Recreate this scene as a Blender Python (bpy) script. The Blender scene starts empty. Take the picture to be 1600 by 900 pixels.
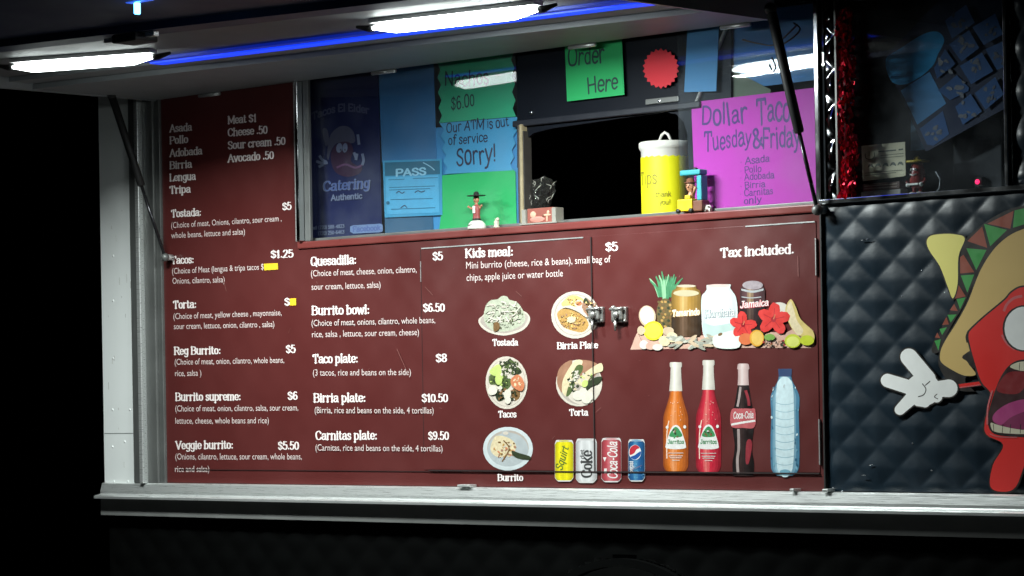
import bpy, bmesh, math, random
from mathutils import Vector, Matrix, noise
from mathutils.geometry import tessellate_polygon, delaunay_2d_cdt

S = bpy.context.scene
C = S.collection
R = random.Random(7)

# ------------------------------------------------------------------ camera, night sky, exposure
FPX, YAW, ROLL, PX, PY, DEP, EYE = 4400.0, math.radians(43.1), 0.017, 800.0, 620.0, 8.14, 1.32
CAM = Vector((DEP*math.sin(YAW), -DEP*math.cos(YAW), EYE))
FW = Vector((-math.sin(YAW), math.cos(YAW), 0)); RT = Vector((math.cos(YAW), math.sin(YAW), 0)); UP = Vector((0, 0, 1))
CR, SR = math.cos(ROLL), math.sin(ROLL)
cd = bpy.data.cameras.new('camera')
cd.sensor_fit = 'HORIZONTAL'; cd.sensor_width = 36.0; cd.lens = FPX/1600*36
cd.shift_x = 0.0; cd.shift_y = (PY-450)/1600
cd.clip_start = 0.1; cd.clip_end = 2000
cam = bpy.data.objects.new('camera', cd); C.objects.link(cam)
ax = RT*CR - UP*SR; ay = RT*SR + UP*CR; az = -FW
m = Matrix((ax, ay, az)).transposed().to_4x4(); m.translation = CAM
cam.matrix_world = m
S.camera = cam

w = bpy.data.worlds.new('World'); S.world = w; w.use_nodes = True
nt = w.node_tree; bg = nt.nodes['Background']
sky = nt.nodes.new('ShaderNodeTexSky'); sky.sky_type = 'NISHITA'; sky.sun_disc = False
sky.sun_elevation = math.radians(-4); sky.sun_rotation = math.radians(120)
nt.links.new(sky.outputs[0], bg.inputs[0]); bg.inputs[1].default_value = 0.006
S.view_settings.view_transform = 'Standard'; S.view_settings.look = 'None'
S.view_settings.exposure = 0.0; S.view_settings.gamma = 1.0; S.view_settings.use_curve_mapping = False

# ------------------------------------------------------------------ surveying helpers: photo pixel -> point on a known plane
def ray(px, py):
    dx, dy = px-PX, py-PY
    u = dx*CR - dy*SR; v = dx*SR + dy*CR
    return FW + RT*(u/FPX) - UP*(v/FPX)
def P(px, py, y=0.0):
    d = ray(px, py); return CAM + d*((y-CAM.y)/d.y)
def PZ(px, py, z):
    d = ray(px, py); return CAM + d*((z-CAM.z)/d.z)

# ------------------------------------------------------------------ materials
MATS = {}
def mat(name, col, rough=.5, metal=0.0, var=.12, scale=8.0, bump=0.0, bscale=60.0, emit=None, estr=0.0, spec=.5, coat=0.0, rvar=.08, stretch=None):
    if name in MATS: return MATS[name]
    M = bpy.data.materials.new(name); M.use_nodes = True
    n = M.node_tree.nodes; l = M.node_tree.links; b = n['Principled BSDF']
    tc = n.new('ShaderNodeTexCoord'); src = tc.outputs['Object']
    if stretch:
        mp = n.new('ShaderNodeMapping'); mp.inputs['Scale'].default_value = stretch
        l.new(src, mp.inputs['Vector']); src = mp.outputs[0]
    nz = n.new('ShaderNodeTexNoise'); nz.inputs['Scale'].default_value = scale; nz.inputs['Detail'].default_value = 6
    l.new(src, nz.inputs['Vector'])
    mx = n.new('ShaderNodeMix'); mx.data_type = 'RGBA'
    mx.inputs[6].default_value = tuple(max(0, c*(1-var)) for c in col)+(1,)
    mx.inputs[7].default_value = tuple(min(1, c*(1+var)) for c in col)+(1,)
    l.new(nz.outputs[0], mx.inputs[0]); l.new(mx.outputs[2], b.inputs['Base Color'])
    mr = n.new('ShaderNodeMapRange'); mr.inputs[1].default_value = .3; mr.inputs[2].default_value = .7
    mr.inputs[3].default_value = max(.02, rough-rvar); mr.inputs[4].default_value = min(1, rough+rvar)
    l.new(nz.outputs[0], mr.inputs[0]); l.new(mr.outputs[0], b.inputs['Roughness'])
    b.inputs['Metallic'].default_value = metal
    b.inputs['Specular IOR Level'].default_value = spec
    b.inputs['Coat Weight'].default_value = coat
    if bump:
        n2 = n.new('ShaderNodeTexNoise'); n2.inputs['Scale'].default_value = bscale; n2.inputs['Detail'].default_value = 3
        l.new(src, n2.inputs['Vector'])
        bp = n.new('ShaderNodeBump'); bp.inputs['Strength'].default_value = bump; bp.inputs['Distance'].default_value = .004
        l.new(n2.outputs[0], bp.inputs['Height']); l.new(bp.outputs[0], b.inputs['Normal'])
    if emit:
        b.inputs['Emission Color'].default_value = tuple(emit)+(1,); b.inputs['Emission Strength'].default_value = estr
    MATS[name] = M
    return M

def glass_mat(name, tint=(.93, .96, .98), rough=.02, gain=1.0):
    M = bpy.data.materials.new(name); M.use_nodes = True
    n = M.node_tree.nodes; l = M.node_tree.links; n.remove(n['Principled BSDF'])
    out = n['Material Output']
    tr = n.new('ShaderNodeBsdfTransparent'); tr.inputs[0].default_value = tint+(1,)
    gl = n.new('ShaderNodeBsdfGlossy'); gl.inputs['Roughness'].default_value = rough
    fr = n.new('ShaderNodeFresnel'); ge = n.new('ShaderNodeNewGeometry')
    io = n.new('ShaderNodeMapRange'); io.inputs[3].default_value = 1.5; io.inputs[4].default_value = 1/1.5   # same reflectance from both faces of the pane
    l.new(ge.outputs['Backfacing'], io.inputs[0]); l.new(io.outputs[0], fr.inputs[0])
    mu = n.new('ShaderNodeMath'); mu.operation = 'MULTIPLY'; mu.inputs[1].default_value = gain; mu.use_clamp = True
    l.new(fr.outputs[0], mu.inputs[0])
    mx = n.new('ShaderNodeMixShader'); l.new(mu.outputs[0], mx.inputs[0]); l.new(tr.outputs[0], mx.inputs[1]); l.new(gl.outputs[0], mx.inputs[2])
    # dust film
    di = n.new('ShaderNodeBsdfDiffuse'); di.inputs[0].default_value = (.55, .6, .65, 1)
    tc = n.new('ShaderNodeTexCoord'); nz = n.new('ShaderNodeTexNoise'); nz.inputs['Scale'].default_value = 6; nz.inputs['Detail'].default_value = 8
    l.new(tc.outputs['Object'], nz.inputs['Vector'])
    mr = n.new('ShaderNodeMapRange'); mr.inputs[1].default_value = .45; mr.inputs[2].default_value = .8; mr.inputs[3].default_value = .006; mr.inputs[4].default_value = .045
    l.new(nz.outputs[0], mr.inputs[0])
    m2 = n.new('ShaderNodeMixShader'); l.new(mr.outputs[0], m2.inputs[0]); l.new(mx.outputs[0], m2.inputs[1]); l.new(di.outputs[0], m2.inputs[2])
    l.new(m2.outputs[0], out.inputs[0])
    MATS[name] = M
    return M

# ------------------------------------------------------------------ mesh builder
class MB:
    def __init__(s): s.v = []; s.f = []; s.m = []; s.mats = []; s.smooth = []
    def mi(s, M):
        if M not in s.mats: s.mats.append(M)
        return s.mats.index(M)
    def add(s, vs, fs, M, sm=False):
        o = len(s.v); k = s.mi(M); s.v += [Vector(a) for a in vs]
        for f in fs: s.f.append([o+i for i in f]); s.m.append(k); s.smooth.append(sm)
    def box(s, x0, x1, y0, y1, z0, z1, M):
        s.add([(x0,y0,z0),(x1,y0,z0),(x1,y1,z0),(x0,y1,z0),(x0,y0,z1),(x1,y0,z1),(x1,y1,z1),(x0,y1,z1)],
              [(0,3,2,1),(4,5,6,7),(0,1,5,4),(1,2,6,5),(2,3,7,6),(3,0,4,7)], M)
    def bbox(s, x0, x1, y0, y1, z0, z1, M, b=.003):
        bm = bmesh.new(); bmesh.ops.create_cube(bm, size=1)
        for v in bm.verts:
            v.co = Vector(((x0+x1)/2+v.co.x*(x1-x0), (y0+y1)/2+v.co.y*(y1-y0), (z0+z1)/2+v.co.z*(z1-z0)))
        bmesh.ops.bevel(bm, geom=bm.edges[:], offset=b, segments=2, affect='EDGES', profile=.5)
        s.frombm(bm, M)
    def frombm(s, bm, M, sm=False, mx=None):
        bm.verts.ensure_lookup_table(); bm.verts.index_update()
        s.add([(mx @ v.co if mx else v.co) for v in bm.verts], [[v.index for v in f.verts] for f in bm.faces], M, sm); bm.free()
    def prism(s, pts, d, M):            # pts: list of Vector (planar polygon), extruded by vector d
        n = len(pts); d = Vector(d)
        tri = tessellate_polygon([pts])
        vs = list(pts)+[p+d for p in pts]
        fs = [tuple(t) for t in tri]+[tuple(n+i for i in reversed(t)) for t in tri]
        fs += [(i, (i+1) % n, n+(i+1) % n, n+i) for i in range(n)]
        s.add(vs, fs, M)
    def tube(s, pts, rad, M, n=10, cap=True):
        pts = [Vector(p) for p in pts]
        if not isinstance(rad, (list, tuple)): rad = [rad]*len(pts)
        vs = []; fs = []; nrm = None
        for i, p in enumerate(pts):
            t = (pts[min(i+1, len(pts)-1)]-pts[max(i-1, 0)]).normalized()
            if nrm is None:
                nrm = t.cross(Vector((0, 0, 1)))
                if nrm.length < .1: nrm = t.cross(Vector((1, 0, 0)))
            nrm = (nrm - t*nrm.dot(t)).normalized(); bi = t.cross(nrm)
            for k in range(n):
                a = 2*math.pi*k/n; vs.append(p+(nrm*math.cos(a)+bi*math.sin(a))*rad[i])
        for i in range(len(pts)-1):
            for k in range(n):
                fs.append((i*n+k, i*n+(k+1) % n, (i+1)*n+(k+1) % n, (i+1)*n+k))
        if cap: fs += [tuple(reversed(range(n))), tuple((len(pts)-1)*n+k for k in range(n))]
        s.add(vs, fs, M, True)
    def lathe(s, prof, c, M, n=24, sx=1, sy=1):   # prof: (r,z) list, axis z through c
        c = Vector(c); vs = []; fs = []
        for r, z in prof:
            for k in range(n):
                a = 2*math.pi*k/n; vs.append(c+Vector((r*sx*math.cos(a), r*sy*math.sin(a), z)))
        for i in range(len(prof)-1):
            for k in range(n): fs.append((i*n+k, i*n+(k+1) % n, (i+1)*n+(k+1) % n, (i+1)*n+k))
        fs += [tuple(reversed(range(n))), tuple((len(prof)-1)*n+k for k in range(n))]
        s.add(vs, fs, M, True)
    def ball(s, c, rx, M, ry=None, rz=None, seg=14, rot=None):
        bm = bmesh.new(); bmesh.ops.create_uvsphere(bm, u_segments=seg, v_segments=max(6, seg*2//3), radius=1)
        mx = Matrix.Translation(Vector(c)) @ (rot.to_4x4() if rot else Matrix()) @ Matrix.Diagonal((rx, ry or rx, rz or rx, 1))
        s.frombm(bm, M, True, mx)
    def build(s, name, parent=None, smooth_angle=None):
        me = bpy.data.meshes.new(name)
        org = Vector((0, 0, 0))
        if parent is None and s.v:
            lo = [min(v[i] for v in s.v) for i in range(3)]; hi = [max(v[i] for v in s.v) for i in range(3)]
            org = Vector(((lo[0]+hi[0])/2, (lo[1]+hi[1])/2, lo[2]))
        elif parent is not None: org = wloc(parent)
        me.from_pydata([v-org for v in s.v], [], s.f)
        for M in s.mats: me.materials.append(M)
        me.polygons.foreach_set('material_index', s.m); me.polygons.foreach_set('use_smooth', s.smooth)
        me.update()
        o = bpy.data.objects.new(name, me); C.objects.link(o)
        if parent is None: o.location = org
        else: o.parent = parent
        return o
    def split(s, name, parent):            # every loose piece becomes an object of its own
        par = list(range(len(s.v)))
        def find(a):
            while par[a] != a: par[a] = par[par[a]]; a = par[a]
            return a
        for f in s.f:
            for i in f[1:]: par[find(i)] = find(f[0])
        grp = {}
        for k, f in enumerate(s.f): grp.setdefault(find(f[0]), []).append(k)
        out = []
        for ks in grp.values():
            q = MB()
            for k in ks:
                q.add([s.v[i] for i in s.f[k]], [tuple(range(len(s.f[k])))], s.mats[s.m[k]], s.smooth[k])
            # weld the piece back together
            idx = {}; nv = []; nf = []
            for k in ks:
                fl = []
                for i in s.f[k]:
                    if i not in idx: idx[i] = len(nv); nv.append(s.v[i])
                    fl.append(idx[i])
                nf.append(fl)
            q.v, q.f = nv, nf
            out.append(q.build(name, parent))
        return out
def wloc(o):
    v = Vector((0, 0, 0))
    while o is not None: v += o.location; o = o.parent
    return v
def tag(o, label, cat, group=None, kind=None):
    o['label'] = label; o['category'] = cat
    if group: o['group'] = group
    if kind: o['kind'] = kind
    return o
def thing(name, loc, label, cat, group=None):
    o = bpy.data.objects.new(name, None); C.objects.link(o); o.location = loc; o.empty_display_size = .05
    return tag(o, label, cat, group)

# ------------------------------------------------------------------ flat printing: shapes traced on a known plane
def catmull(pts, closed=True, n=5):
    out = []; N = len(pts)
    rng = range(N) if closed else range(N-1)
    for i in rng:
        if closed: p0, p1, p2, p3 = pts[i-1], pts[i], pts[(i+1) % N], pts[(i+2) % N]
        else: p0, p1, p2, p3 = pts[max(i-1, 0)], pts[i], pts[i+1], pts[min(i+2, N-1)]
        for k in range(n):
            t = k/n; q = []
            for a in (0, 1):
                q.append(.5*(2*p1[a]+(p2[a]-p0[a])*t+(2*p0[a]-5*p1[a]+4*p2[a]-p3[a])*t*t+(3*p1[a]-p0[a]-3*p2[a]+p3[a])*t**3))
            out.append(tuple(q))
    if not closed: out.append(tuple(pts[-1]))
    return out
class Sheet:
    """collects flat ink shapes lying on the plane y = y0, each a hair above the one before"""
    def __init__(s, y0, step=.00025): s.mb = MB(); s.y = y0; s.step = step; s.L = 0
    def up(s, k=1): s.L += k
    def yy(s): return s.y - s.L*s.step
    def poly(s, pts, M, smooth=True, n=5, lift=True):
        if smooth: pts = catmull(pts, True, n)
        q = [P(a, b, s.yy()) for a, b in pts]
        s.mb.add(q, [tuple(t) for t in tessellate_polygon([[Vector((v.x, v.z, 0)) for v in q]])], M)
        if lift: s.up()
    def ell(s, cx, cy, rx, ry, M, rot=0, n=26, lift=True, wob=0):
        c, q = math.cos(rot), math.sin(rot); pts = []
        for k in range(n):
            a = 2*math.pi*k/n; f = 1+wob*R.uniform(-1, 1)
            x, y = rx*math.cos(a)*f, ry*math.sin(a)*f; pts.append((cx+x*c-y*q, cy+x*q+y*c))
        s.poly(pts, M, False, lift=lift)
    def line(s, pts, wd, M, smooth=True, taper=False):
        if smooth and len(pts) > 2: pts = catmull(pts, False, 6)
        L = []; Rr = []; N = len(pts)
        for i, p in enumerate(pts):
            a = pts[max(i-1, 0)]; b = pts[min(i+1, N-1)]
            dx, dy = b[0]-a[0], b[1]-a[1]; d = math.hypot(dx, dy) or 1
            h = wd/2*(1 if not taper else max(.12, math.sin(math.pi*min(1, .15+.85*(1-i/(N-1))) * .5)))
            L.append((p[0]-dy/d*h, p[1]+dx/d*h)); Rr.append((p[0]+dy/d*h, p[1]-dx/d*h))
        q = [P(a, b, s.yy()) for a, b in L+Rr]
        s.mb.add(q, [(i, i+1, N+i+1, N+i) for i in range(N-1)], M); s.up()
    def mesh2d(s, vs, fs, M, f):       # f maps (gx,gy) -> photo pixel
        q = [P(*f(a, b), s.yy()) for a, b in vs]; s.mb.add(q, fs, M)

# ------------------------------------------------------------------ lettering: one stroke alphabet, drawn with a fat serif pen or a marker
GL = {
'A':'6.6|l .6 0 3.3 7 6 0|l 1.6 2.4 5 2.4','B':'5.8|l 1 0 1 7|s 1 7 3.2 7 4.7 6.2 4.6 4.6 3.4 3.7 1 3.7|s 1 3.7 3.6 3.7 5.1 2.8 5.1 1 3.6 0 1 0',
'C':'6|s 5.3 5.4 4.2 6.9 2.4 6.9 .9 5.4 .7 3.2 1.4 .9 3.2 .05 4.8 .6 5.5 1.7','D':'6.4|l 1 0 1 7|s 1 7 3.4 6.9 5.3 5.6 5.6 3.4 5 1.3 3.4 .1 1 0',
'E':'5.4|l 1 0 1 7|l 4.8 6 4.7 7 1 7|l 1 3.6 4 3.6|l 1 0 4.8 0 4.9 1.2','F':'5.2|l 1 0 1 7|l 1 7 4.8 7 4.9 6|l 1 3.7 4 3.7','G':'6.2|s 5.3 5.4 4.2 6.9 2.4 6.9 .9 5.4 .7 3.2 1.4 .9 3.2 .05 4.6 .3 5.4 1.4|l 5.4 0 5.4 3 3.6 3','H':'6.6|l 1 0 1 7|l 5.4 0 5.4 7|l 1 3.6 5.4 3.6',
'I':'2.6|l 1.3 0 1.3 7','J':'4.8|s 3.4 7 3.4 2 2.9 .5 1.6 .1 .6 .9 .6 1.8|l 1.8 7 4.6 7','K':'6.2|l 1 0 1 7|l 5.2 7 1.3 3.2|l 2.4 4.2 5.6 0','L':'5.2|l 1 7 1 0|l 1 0 4.8 0 4.9 1.4',
'M':'8|l 1 0 1 7|l 1 7 4 1.2 7 7|l 7 7 7 0','N':'6.8|l 1 0 1 7|l 1 7 5.6 0|l 5.6 0 5.6 7','O':'6.6|s 3.3 7 1.4 6.3 .7 3.5 1.4 .7 3.3 0 5.2 .7 5.9 3.5 5.2 6.3 3.3 7',
'P':'5.6|l 1 0 1 7|s 1 7 3.6 7 5 6.2 5 4.2 3.6 3.3 1 3.3','Q':'6.6|s 3.3 7 1.4 6.3 .7 3.5 1.4 .7 3.3 0 5.2 .7 5.9 3.5 5.2 6.3 3.3 7|l 3.6 1.8 6 -.8','R':'6|l 1 0 1 7|s 1 7 3.6 7 4.9 6.2 4.9 4.4 3.6 3.6 1 3.6|l 3 3.6 5.5 0',
'S':'5.4|s 4.6 5.6 3.6 6.9 2 6.9 .9 5.9 1.2 4.5 2.8 3.7 4.4 2.7 4.7 1.3 3.6 .1 1.9 .1 .7 1.4','T':'6|l 3 0 3 7|l .6 5.6 .7 7 5.3 7 5.4 5.6','V':'6.4|l .6 7 3.2 0 5.8 7','U':'6.2|s 1 7 1 2 1.6 .5 3.1 0 4.6 .5 5.2 2 5.2 7','W':'8.6|l .5 7 2.4 0 4.3 6.4 6.2 0 8.1 7','X':'6|l .8 7 5.2 0|l 5.2 7 .8 0','Y':'5.8|l .6 7 2.9 3.4 5.2 7|l 2.9 3.4 2.9 0','Z':'5.4|l .8 7 4.6 7 .7 0 4.8 0',
'a':'5|s .9 4 1.7 4.9 3.1 4.9 3.8 3.9 3.8 1.2 4.5 .1|s 3.8 2.9 2 2.8 .8 1.9 .8 .7 1.8 .05 3 .4 3.8 1.4','b':'5.2|l 1 7.2 1 0|s 1 3.8 2.2 4.9 3.7 4.6 4.4 2.5 3.7 .4 2.2 .05 1 1','c':'4.4|s 3.8 4 3 4.9 1.7 4.8 .7 3.4 .7 1.5 1.8 .1 3.1 .2 3.9 1.1',
'd':'5.2|l 4.2 7.2 4.2 0|s 4.2 3.8 3 4.9 1.5 4.6 .8 2.5 1.5 .4 3 .05 4.2 1','e':'4.6|s .8 2.6 4 2.7 3.6 4.4 2.4 5 1.2 4.4 .7 2.6 1.2 .7 2.5 .05 3.9 .9','f':'3.4|s 3.2 6.8 2.2 7.2 1.5 6.4 1.5 4 1.5 0|l .5 4.9 2.8 4.9',
'g':'5|s 4 3.8 2.9 4.9 1.5 4.6 .8 2.6 1.5 .6 2.9 .2 4 1.2|s 4.1 5 4.1 0 3.6 -1.8 2.2 -2.3 .9 -1.6','h':'5.4|l 1 7.2 1 0|s 1 3.6 2.2 4.9 3.7 4.8 4.2 3.6 4.2 0','i':'2.5|l 1.25 5 1.25 0|d 1.25 6.6','j':'2.6|s 1.4 5 1.4 -1 .8 -2.1 -.2 -2.1|d 1.4 6.6',
'k':'5|l 1 7.2 1 0|l 4 5 1.3 2.2|l 2.2 3 4.5 0','l':'2.5|l 1.25 7.2 1.25 0','m':'7.8|l 1 5 1 0|s 1 3.6 2 4.9 3.3 4.8 3.8 3.6 3.8 0|s 3.8 3.6 4.8 4.9 6.1 4.8 6.6 3.6 6.6 0','n':'5.4|l 1 5 1 0|s 1 3.6 2.2 4.9 3.7 4.8 4.2 3.6 4.2 0',
'o':'4.8|s 2.4 5 1.1 4.3 .7 2.5 1.1 .7 2.4 0 3.7 .7 4.1 2.5 3.7 4.3 2.4 5','p':'5.2|l 1 5 1 -2.2|s 1 3.8 2.2 4.9 3.7 4.6 4.4 2.5 3.7 .4 2.2 .05 1 1','q':'5.2|l 4.2 5 4.2 -2.2|s 4.2 3.8 3 4.9 1.5 4.6 .8 2.5 1.5 .4 3 .05 4.2 1','r':'4|l 1 5 1 0|s 1 3.4 1.8 4.6 2.8 5 3.6 4.5',
's':'4|s 3.4 4 2.5 4.95 1.3 4.8 .8 3.9 1.4 2.9 2.7 2.3 3.3 1.3 2.6 .15 1.4 .05 .6 1','t':'3.4|s 1.4 6.4 1.4 1.2 2 .1 3.1 .5|l .4 4.9 2.9 4.9','u':'5.4|s 1 5 1 1.4 1.6 .2 2.9 .1 4.2 1.4|l 4.2 5 4.2 0','v':'4.8|l .5 5 2.4 0 4.3 5','w':'6.8|l .5 5 2 0 3.4 4.6 4.8 0 6.3 5','x':'4.6|l .6 5 4 0|l 4 5 .6 0',
'y':'4.8|l .5 5 2.5 .4|s 4.4 5 2.4 -.2 1.6 -1.8 .5 -2.1','z':'4.4|l .7 5 3.7 5 .7 0 3.8 0',
'0':'5|s 2.5 6.6 1.1 5.7 .7 3.3 1.1 .9 2.5 0 3.9 .9 4.3 3.3 3.9 5.7 2.5 6.6','1':'3.8|l .9 5.4 2.1 6.8 2.1 0','2':'5|s .8 5.6 1.8 6.9 3.4 6.9 4.2 5.6 3.4 3.6 .8 0|l .8 0 4.4 0','3':'4.8|s .8 6.2 2.2 7 3.8 6.2 3.6 4.4 2 3.7|s 2 3.7 3.9 3.2 4.2 1.4 3 .1 1.6 0 .6 .8',
'4':'5.2|l 3.6 0 3.6 7 .5 2 4.8 2','5':'5|l 4.2 7 1.4 7 1.1 4|s 1.1 4 2.6 4.5 4.1 3.7 4.3 1.7 3.2 .1 1.6 .1 .7 1','6':'5|s 4 6.4 2.6 7 1.2 5.4 .8 2.6 1.4 .5 2.8 .05 4.1 1 4.2 2.8 3 4.1 1.7 3.7 .9 2.4','7':'4.8|l .7 7 4.3 7 1.8 0',
'8':'5|s 2.5 7 1.1 6.2 1.2 4.6 2.5 3.7 4 2.6 4.1 1 2.5 0 .9 1 1 2.6 2.5 3.7 3.8 4.6 3.9 6.2 2.5 7','9':'5|s 4.1 4.6 3.3 3.2 2 2.9 .8 4.2 .9 6 2.2 7 3.6 6.5 4.2 4.4 3.8 1.6 2.4 .05 1 .6',
'$':'5.2|s 4.4 5.4 3.4 6.6 2 6.6 .9 5.7 1.2 4.4 2.7 3.6 4.2 2.7 4.5 1.4 3.5 .2 1.9 .2 .7 1.4|v 2.65 7.6 2.65 -.9',':':'2.4|d 1.2 .6|d 1.2 4','.':'2.4|d 1.2 .6',',':'2.4|l 1.4 .6 .8 -1','!':'2.6|l 1.3 7 1.3 2.2|d 1.3 .5','-':'3.6|l .8 2.7 2.8 2.7','(':'2.6|s 2 7.4 .9 5 .9 1.6 2 -.9',')':'2.6|s .6 7.4 1.7 5 1.7 1.6 .6 -.9',
'&':'6|s 5.2 3 3.4 .2 1.6 .1 .9 1.6 2 3.4 3.6 5 3.2 6.7 1.9 6.6 1.7 5 5.4 0','*':'2.6|d 1.2 2.6',"'":'1.6|l .8 7 .8 5.4','/':'3.6|l .4 -.4 3.2 7.2',
}
_gc = {}
def glyph(ch, pen):
    k = (ch, pen)
    if k in _gc: return _gc[k]
    thick, thin, serif = {'fat': (.80, .31, .42), 'mid': (.62, .5, 0), 'marker': (.50, .46, 0), 'brush': (.5, .5, 0), 'bold': (.8, .72, 0)}[pen]
    parts = GL[ch].split('|'); adv = float(parts[0]); faces = []
    def disc(x, y, rx, ry=None, n=10):
        ry = ry or rx; faces.append([(x+rx*math.cos(2*math.pi*i/n+.13), y+ry*math.sin(2*math.pi*i/n+.13)) for i in range(n)])
    for p in parts[1:]:
        t = p.split(); c = list(map(float, t[1:])); pts = list(zip(c[::2], c[1::2]))
        if t[0] == 'd': disc(*pts[0], max(thick, .55)*1.0); continue
        base = pts
        if t[0] == 's':
            closed = pts[0] == pts[-1]
            pts = catmull(pts[:-1], True, 4)+[pts[0]] if closed else catmull(pts, False, 4)
        for i in range(len(pts)-1):
            (x0, y0), (x1, y1) = pts[i], pts[i+1]; d = math.hypot(x1-x0, y1-y0)
            if d < 1e-6: continue
            h = thin+(thick-thin)*abs(y1-y0)/d
            if t[0] == 'v': h = thin*.7
            nx, ny = -(y1-y0)/d*h, (x1-x0)/d*h
            faces.append([(x0+nx, y0+ny), (x0-nx, y0-ny), (x1-nx, y1-ny), (x1+nx, y1+ny)])
            disc(x0, y0, h, n=8)
        disc(*pts[-1], h, n=8)
        if serif and t[0] != 'v':
            for e, q in ((base[0], pts[1]), (base[-1], pts[-2])):
                d = math.hypot(e[0]-q[0], e[1]-q[1])
                if min(abs(e[1]-yy) for yy in (0, 5, 7, 7.2, -2.2)) < .05 and abs(e[1]-q[1])/max(d, 1e-6) > .75:
                    disc(e[0], e[1]+(-.1 if e[1] > 3 else .1), thick*1.75, serif, 12)
    vs = []; fs = []
    for f in faces: fs.append(list(range(len(vs), len(vs)+len(f)))); vs += [Vector((a+R.uniform(-1, 1)*1e-4, b+R.uniform(-1, 1)*1e-4)) for a, b in f]
    ov, oe, of, _, _, fo = delaunay_2d_cdt(vs, [], fs, 1, 1e-5)
    out = ([(v.x, v.y) for v in ov], [tuple(f) for f, o in zip(of, fo) if o], adv)
    _gc[k] = out
    return out
def letters(sh, txt, x0, y0, x1, y1, h, M, pen='fat', slant=0.0, arc=0.0, jit=0.0, fit=True, track=0.0):
    """lay a line of lettering along the baseline from (x0,y0) to (x1,y1); h is the cap height in photo pixels"""
    xs = []; x = 0
    for ch in txt:
        xs.append(x); x += (2.6 if ch == ' ' else glyph(ch, pen)[2])+track
    W = max(x, .1); dx, dy = x1-x0, y1-y0; s = h/7.0
    for ch, gx in zip(txt, xs):
        if ch == ' ': continue
        vs, fs, adv = glyph(ch, pen)
        r = jit*R.uniform(-.16, .16); k = 1+jit*R.uniform(-.12, .12); oy = jit*R.uniform(-.5, .5)
        def f(a, b):
            aa = adv/2+((a-adv/2)*math.cos(r)-(b-2.5)*math.sin(r))*k; bb = 2.5+((a-adv/2)*math.sin(r)+(b-2.5)*math.cos(r))*k+oy
            t = (gx+aa+slant*bb)/W; lift = arc*math.sin(math.pi*min(1, max(0, t)))
            return (x0+dx*t-ROLL*s*bb, y0+dy*t-s*bb-lift)
        sh.mesh2d(vs, fs, M, f)
    sh.up()
_tc = {}
def sans(sh, txt, x0, y0, x1, y1, h, M, weight=.0):
    """plain sans lettering from Blender's own built-in face"""
    if txt not in _tc:
        cu = bpy.data.curves.new('line', 'FONT'); cu.body = txt; cu.size = 1; cu.resolution_u = 3; cu.offset = weight
        o = bpy.data.objects.new('line', cu); C.objects.link(o)
        dg = bpy.context.evaluated_depsgraph_get(); me = o.evaluated_get(dg).to_mesh()
        vs = [(v.co.x, v.co.y) for v in me.vertices]; fs = [tuple(p.vertices) for p in me.polygons]
        o.evaluated_get(dg).to_mesh_clear(); bpy.data.objects.remove(o); bpy.data.curves.remove(cu)
        _tc[txt] = (vs, fs)
    vs, fs = _tc[txt]; a0 = min(v[0] for v in vs); a1 = max(v[0] for v in vs); dx, dy = x1-x0, y1-y0
    sc = h/.70
    sh.mesh2d(vs, fs, M, lambda a, b: (x0+dx*(a-a0)/(a1-a0)-ROLL*b*sc, y0+dy*(a-a0)/(a1-a0)-b*sc)); sh.up()

# ------------------------------------------------------------------ shared materials
vinyl = mat('burgundy_vinyl', (.088, .0178, .0168), .38, var=.16, scale=5, bump=.05, bscale=35, spec=.42)
def diamond_ripple(M):                    # the padded steel under the vinyl telegraphs through as faint diamonds
    n = M.node_tree.nodes; l = M.node_tree.links; b = n['Principled BSDF']; tc = n.new('ShaderNodeTexCoord'); prev = None
    for rot in (45, -45):
        mp = n.new('ShaderNodeMapping'); mp.inputs['Rotation'].default_value = (0, math.radians(rot), 0); l.new(tc.outputs['Object'], mp.inputs['Vector'])
        wv = n.new('ShaderNodeTexWave'); wv.wave_type = 'BANDS'; wv.bands_direction = 'X'; wv.inputs['Scale'].default_value = 3.7; wv.inputs['Distortion'].default_value = .5; l.new(mp.outputs[0], wv.inputs['Vector'])
        bp = n.new('ShaderNodeBump'); bp.inputs['Strength'].default_value = .13; bp.inputs['Distance'].default_value = .0035; l.new(wv.outputs[1], bp.inputs['Height'])
        if prev is None:
            old = b.inputs['Normal'].links[0].from_socket if b.inputs['Normal'].links else None
            if old: l.new(old, bp.inputs['Normal'])
        else: l.new(prev.outputs[0], bp.inputs['Normal'])
        prev = bp
    l.new(prev.outputs[0], b.inputs['Normal'])
diamond_ripple(vinyl)
ink = mat('white_print', (.78, .70, .68), .45, var=.05, scale=30)
ink_dim = mat('cream_print', (.66, .55, .53), .45, var=.05, scale=30)
white_paint = mat('white_paint', (.82, .85, .84), .45, var=.06, scale=4, bump=.06, bscale=20)
alu = mat('brushed_aluminium', (.70, .72, .71), .32, .7, var=.12, scale=12, stretch=(1, 8, 60), bump=.04, bscale=30)
chrome = mat('polished_steel', (.62, .64, .66), .16, 1.0, var=.1, scale=10, bump=.05, bscale=18)
dark_alu = mat('tarnished_aluminium', (.15, .155, .15), .45, .5, var=.25, scale=9, bump=.1, bscale=50)
black_steel = mat('black_quilted_steel', (.0065, .016, .026), .40, .0, var=.3, scale=9, bump=.08, bscale=60, spec=.4)
skirt_m = mat('dark_quilted_skirt', (.0018, .002, .002), .9, 0, var=.3, scale=5, spec=.03)
black = mat('black_rubber', (.012, .012, .012), .6, var=.3, scale=30)
gasket = mat('dark_gasket', (.016, .006, .006), .7, var=.3, scale=40)
inside_m = mat('dark_interior', (.012, .014, .018), .7, var=.3, scale=3)
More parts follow.
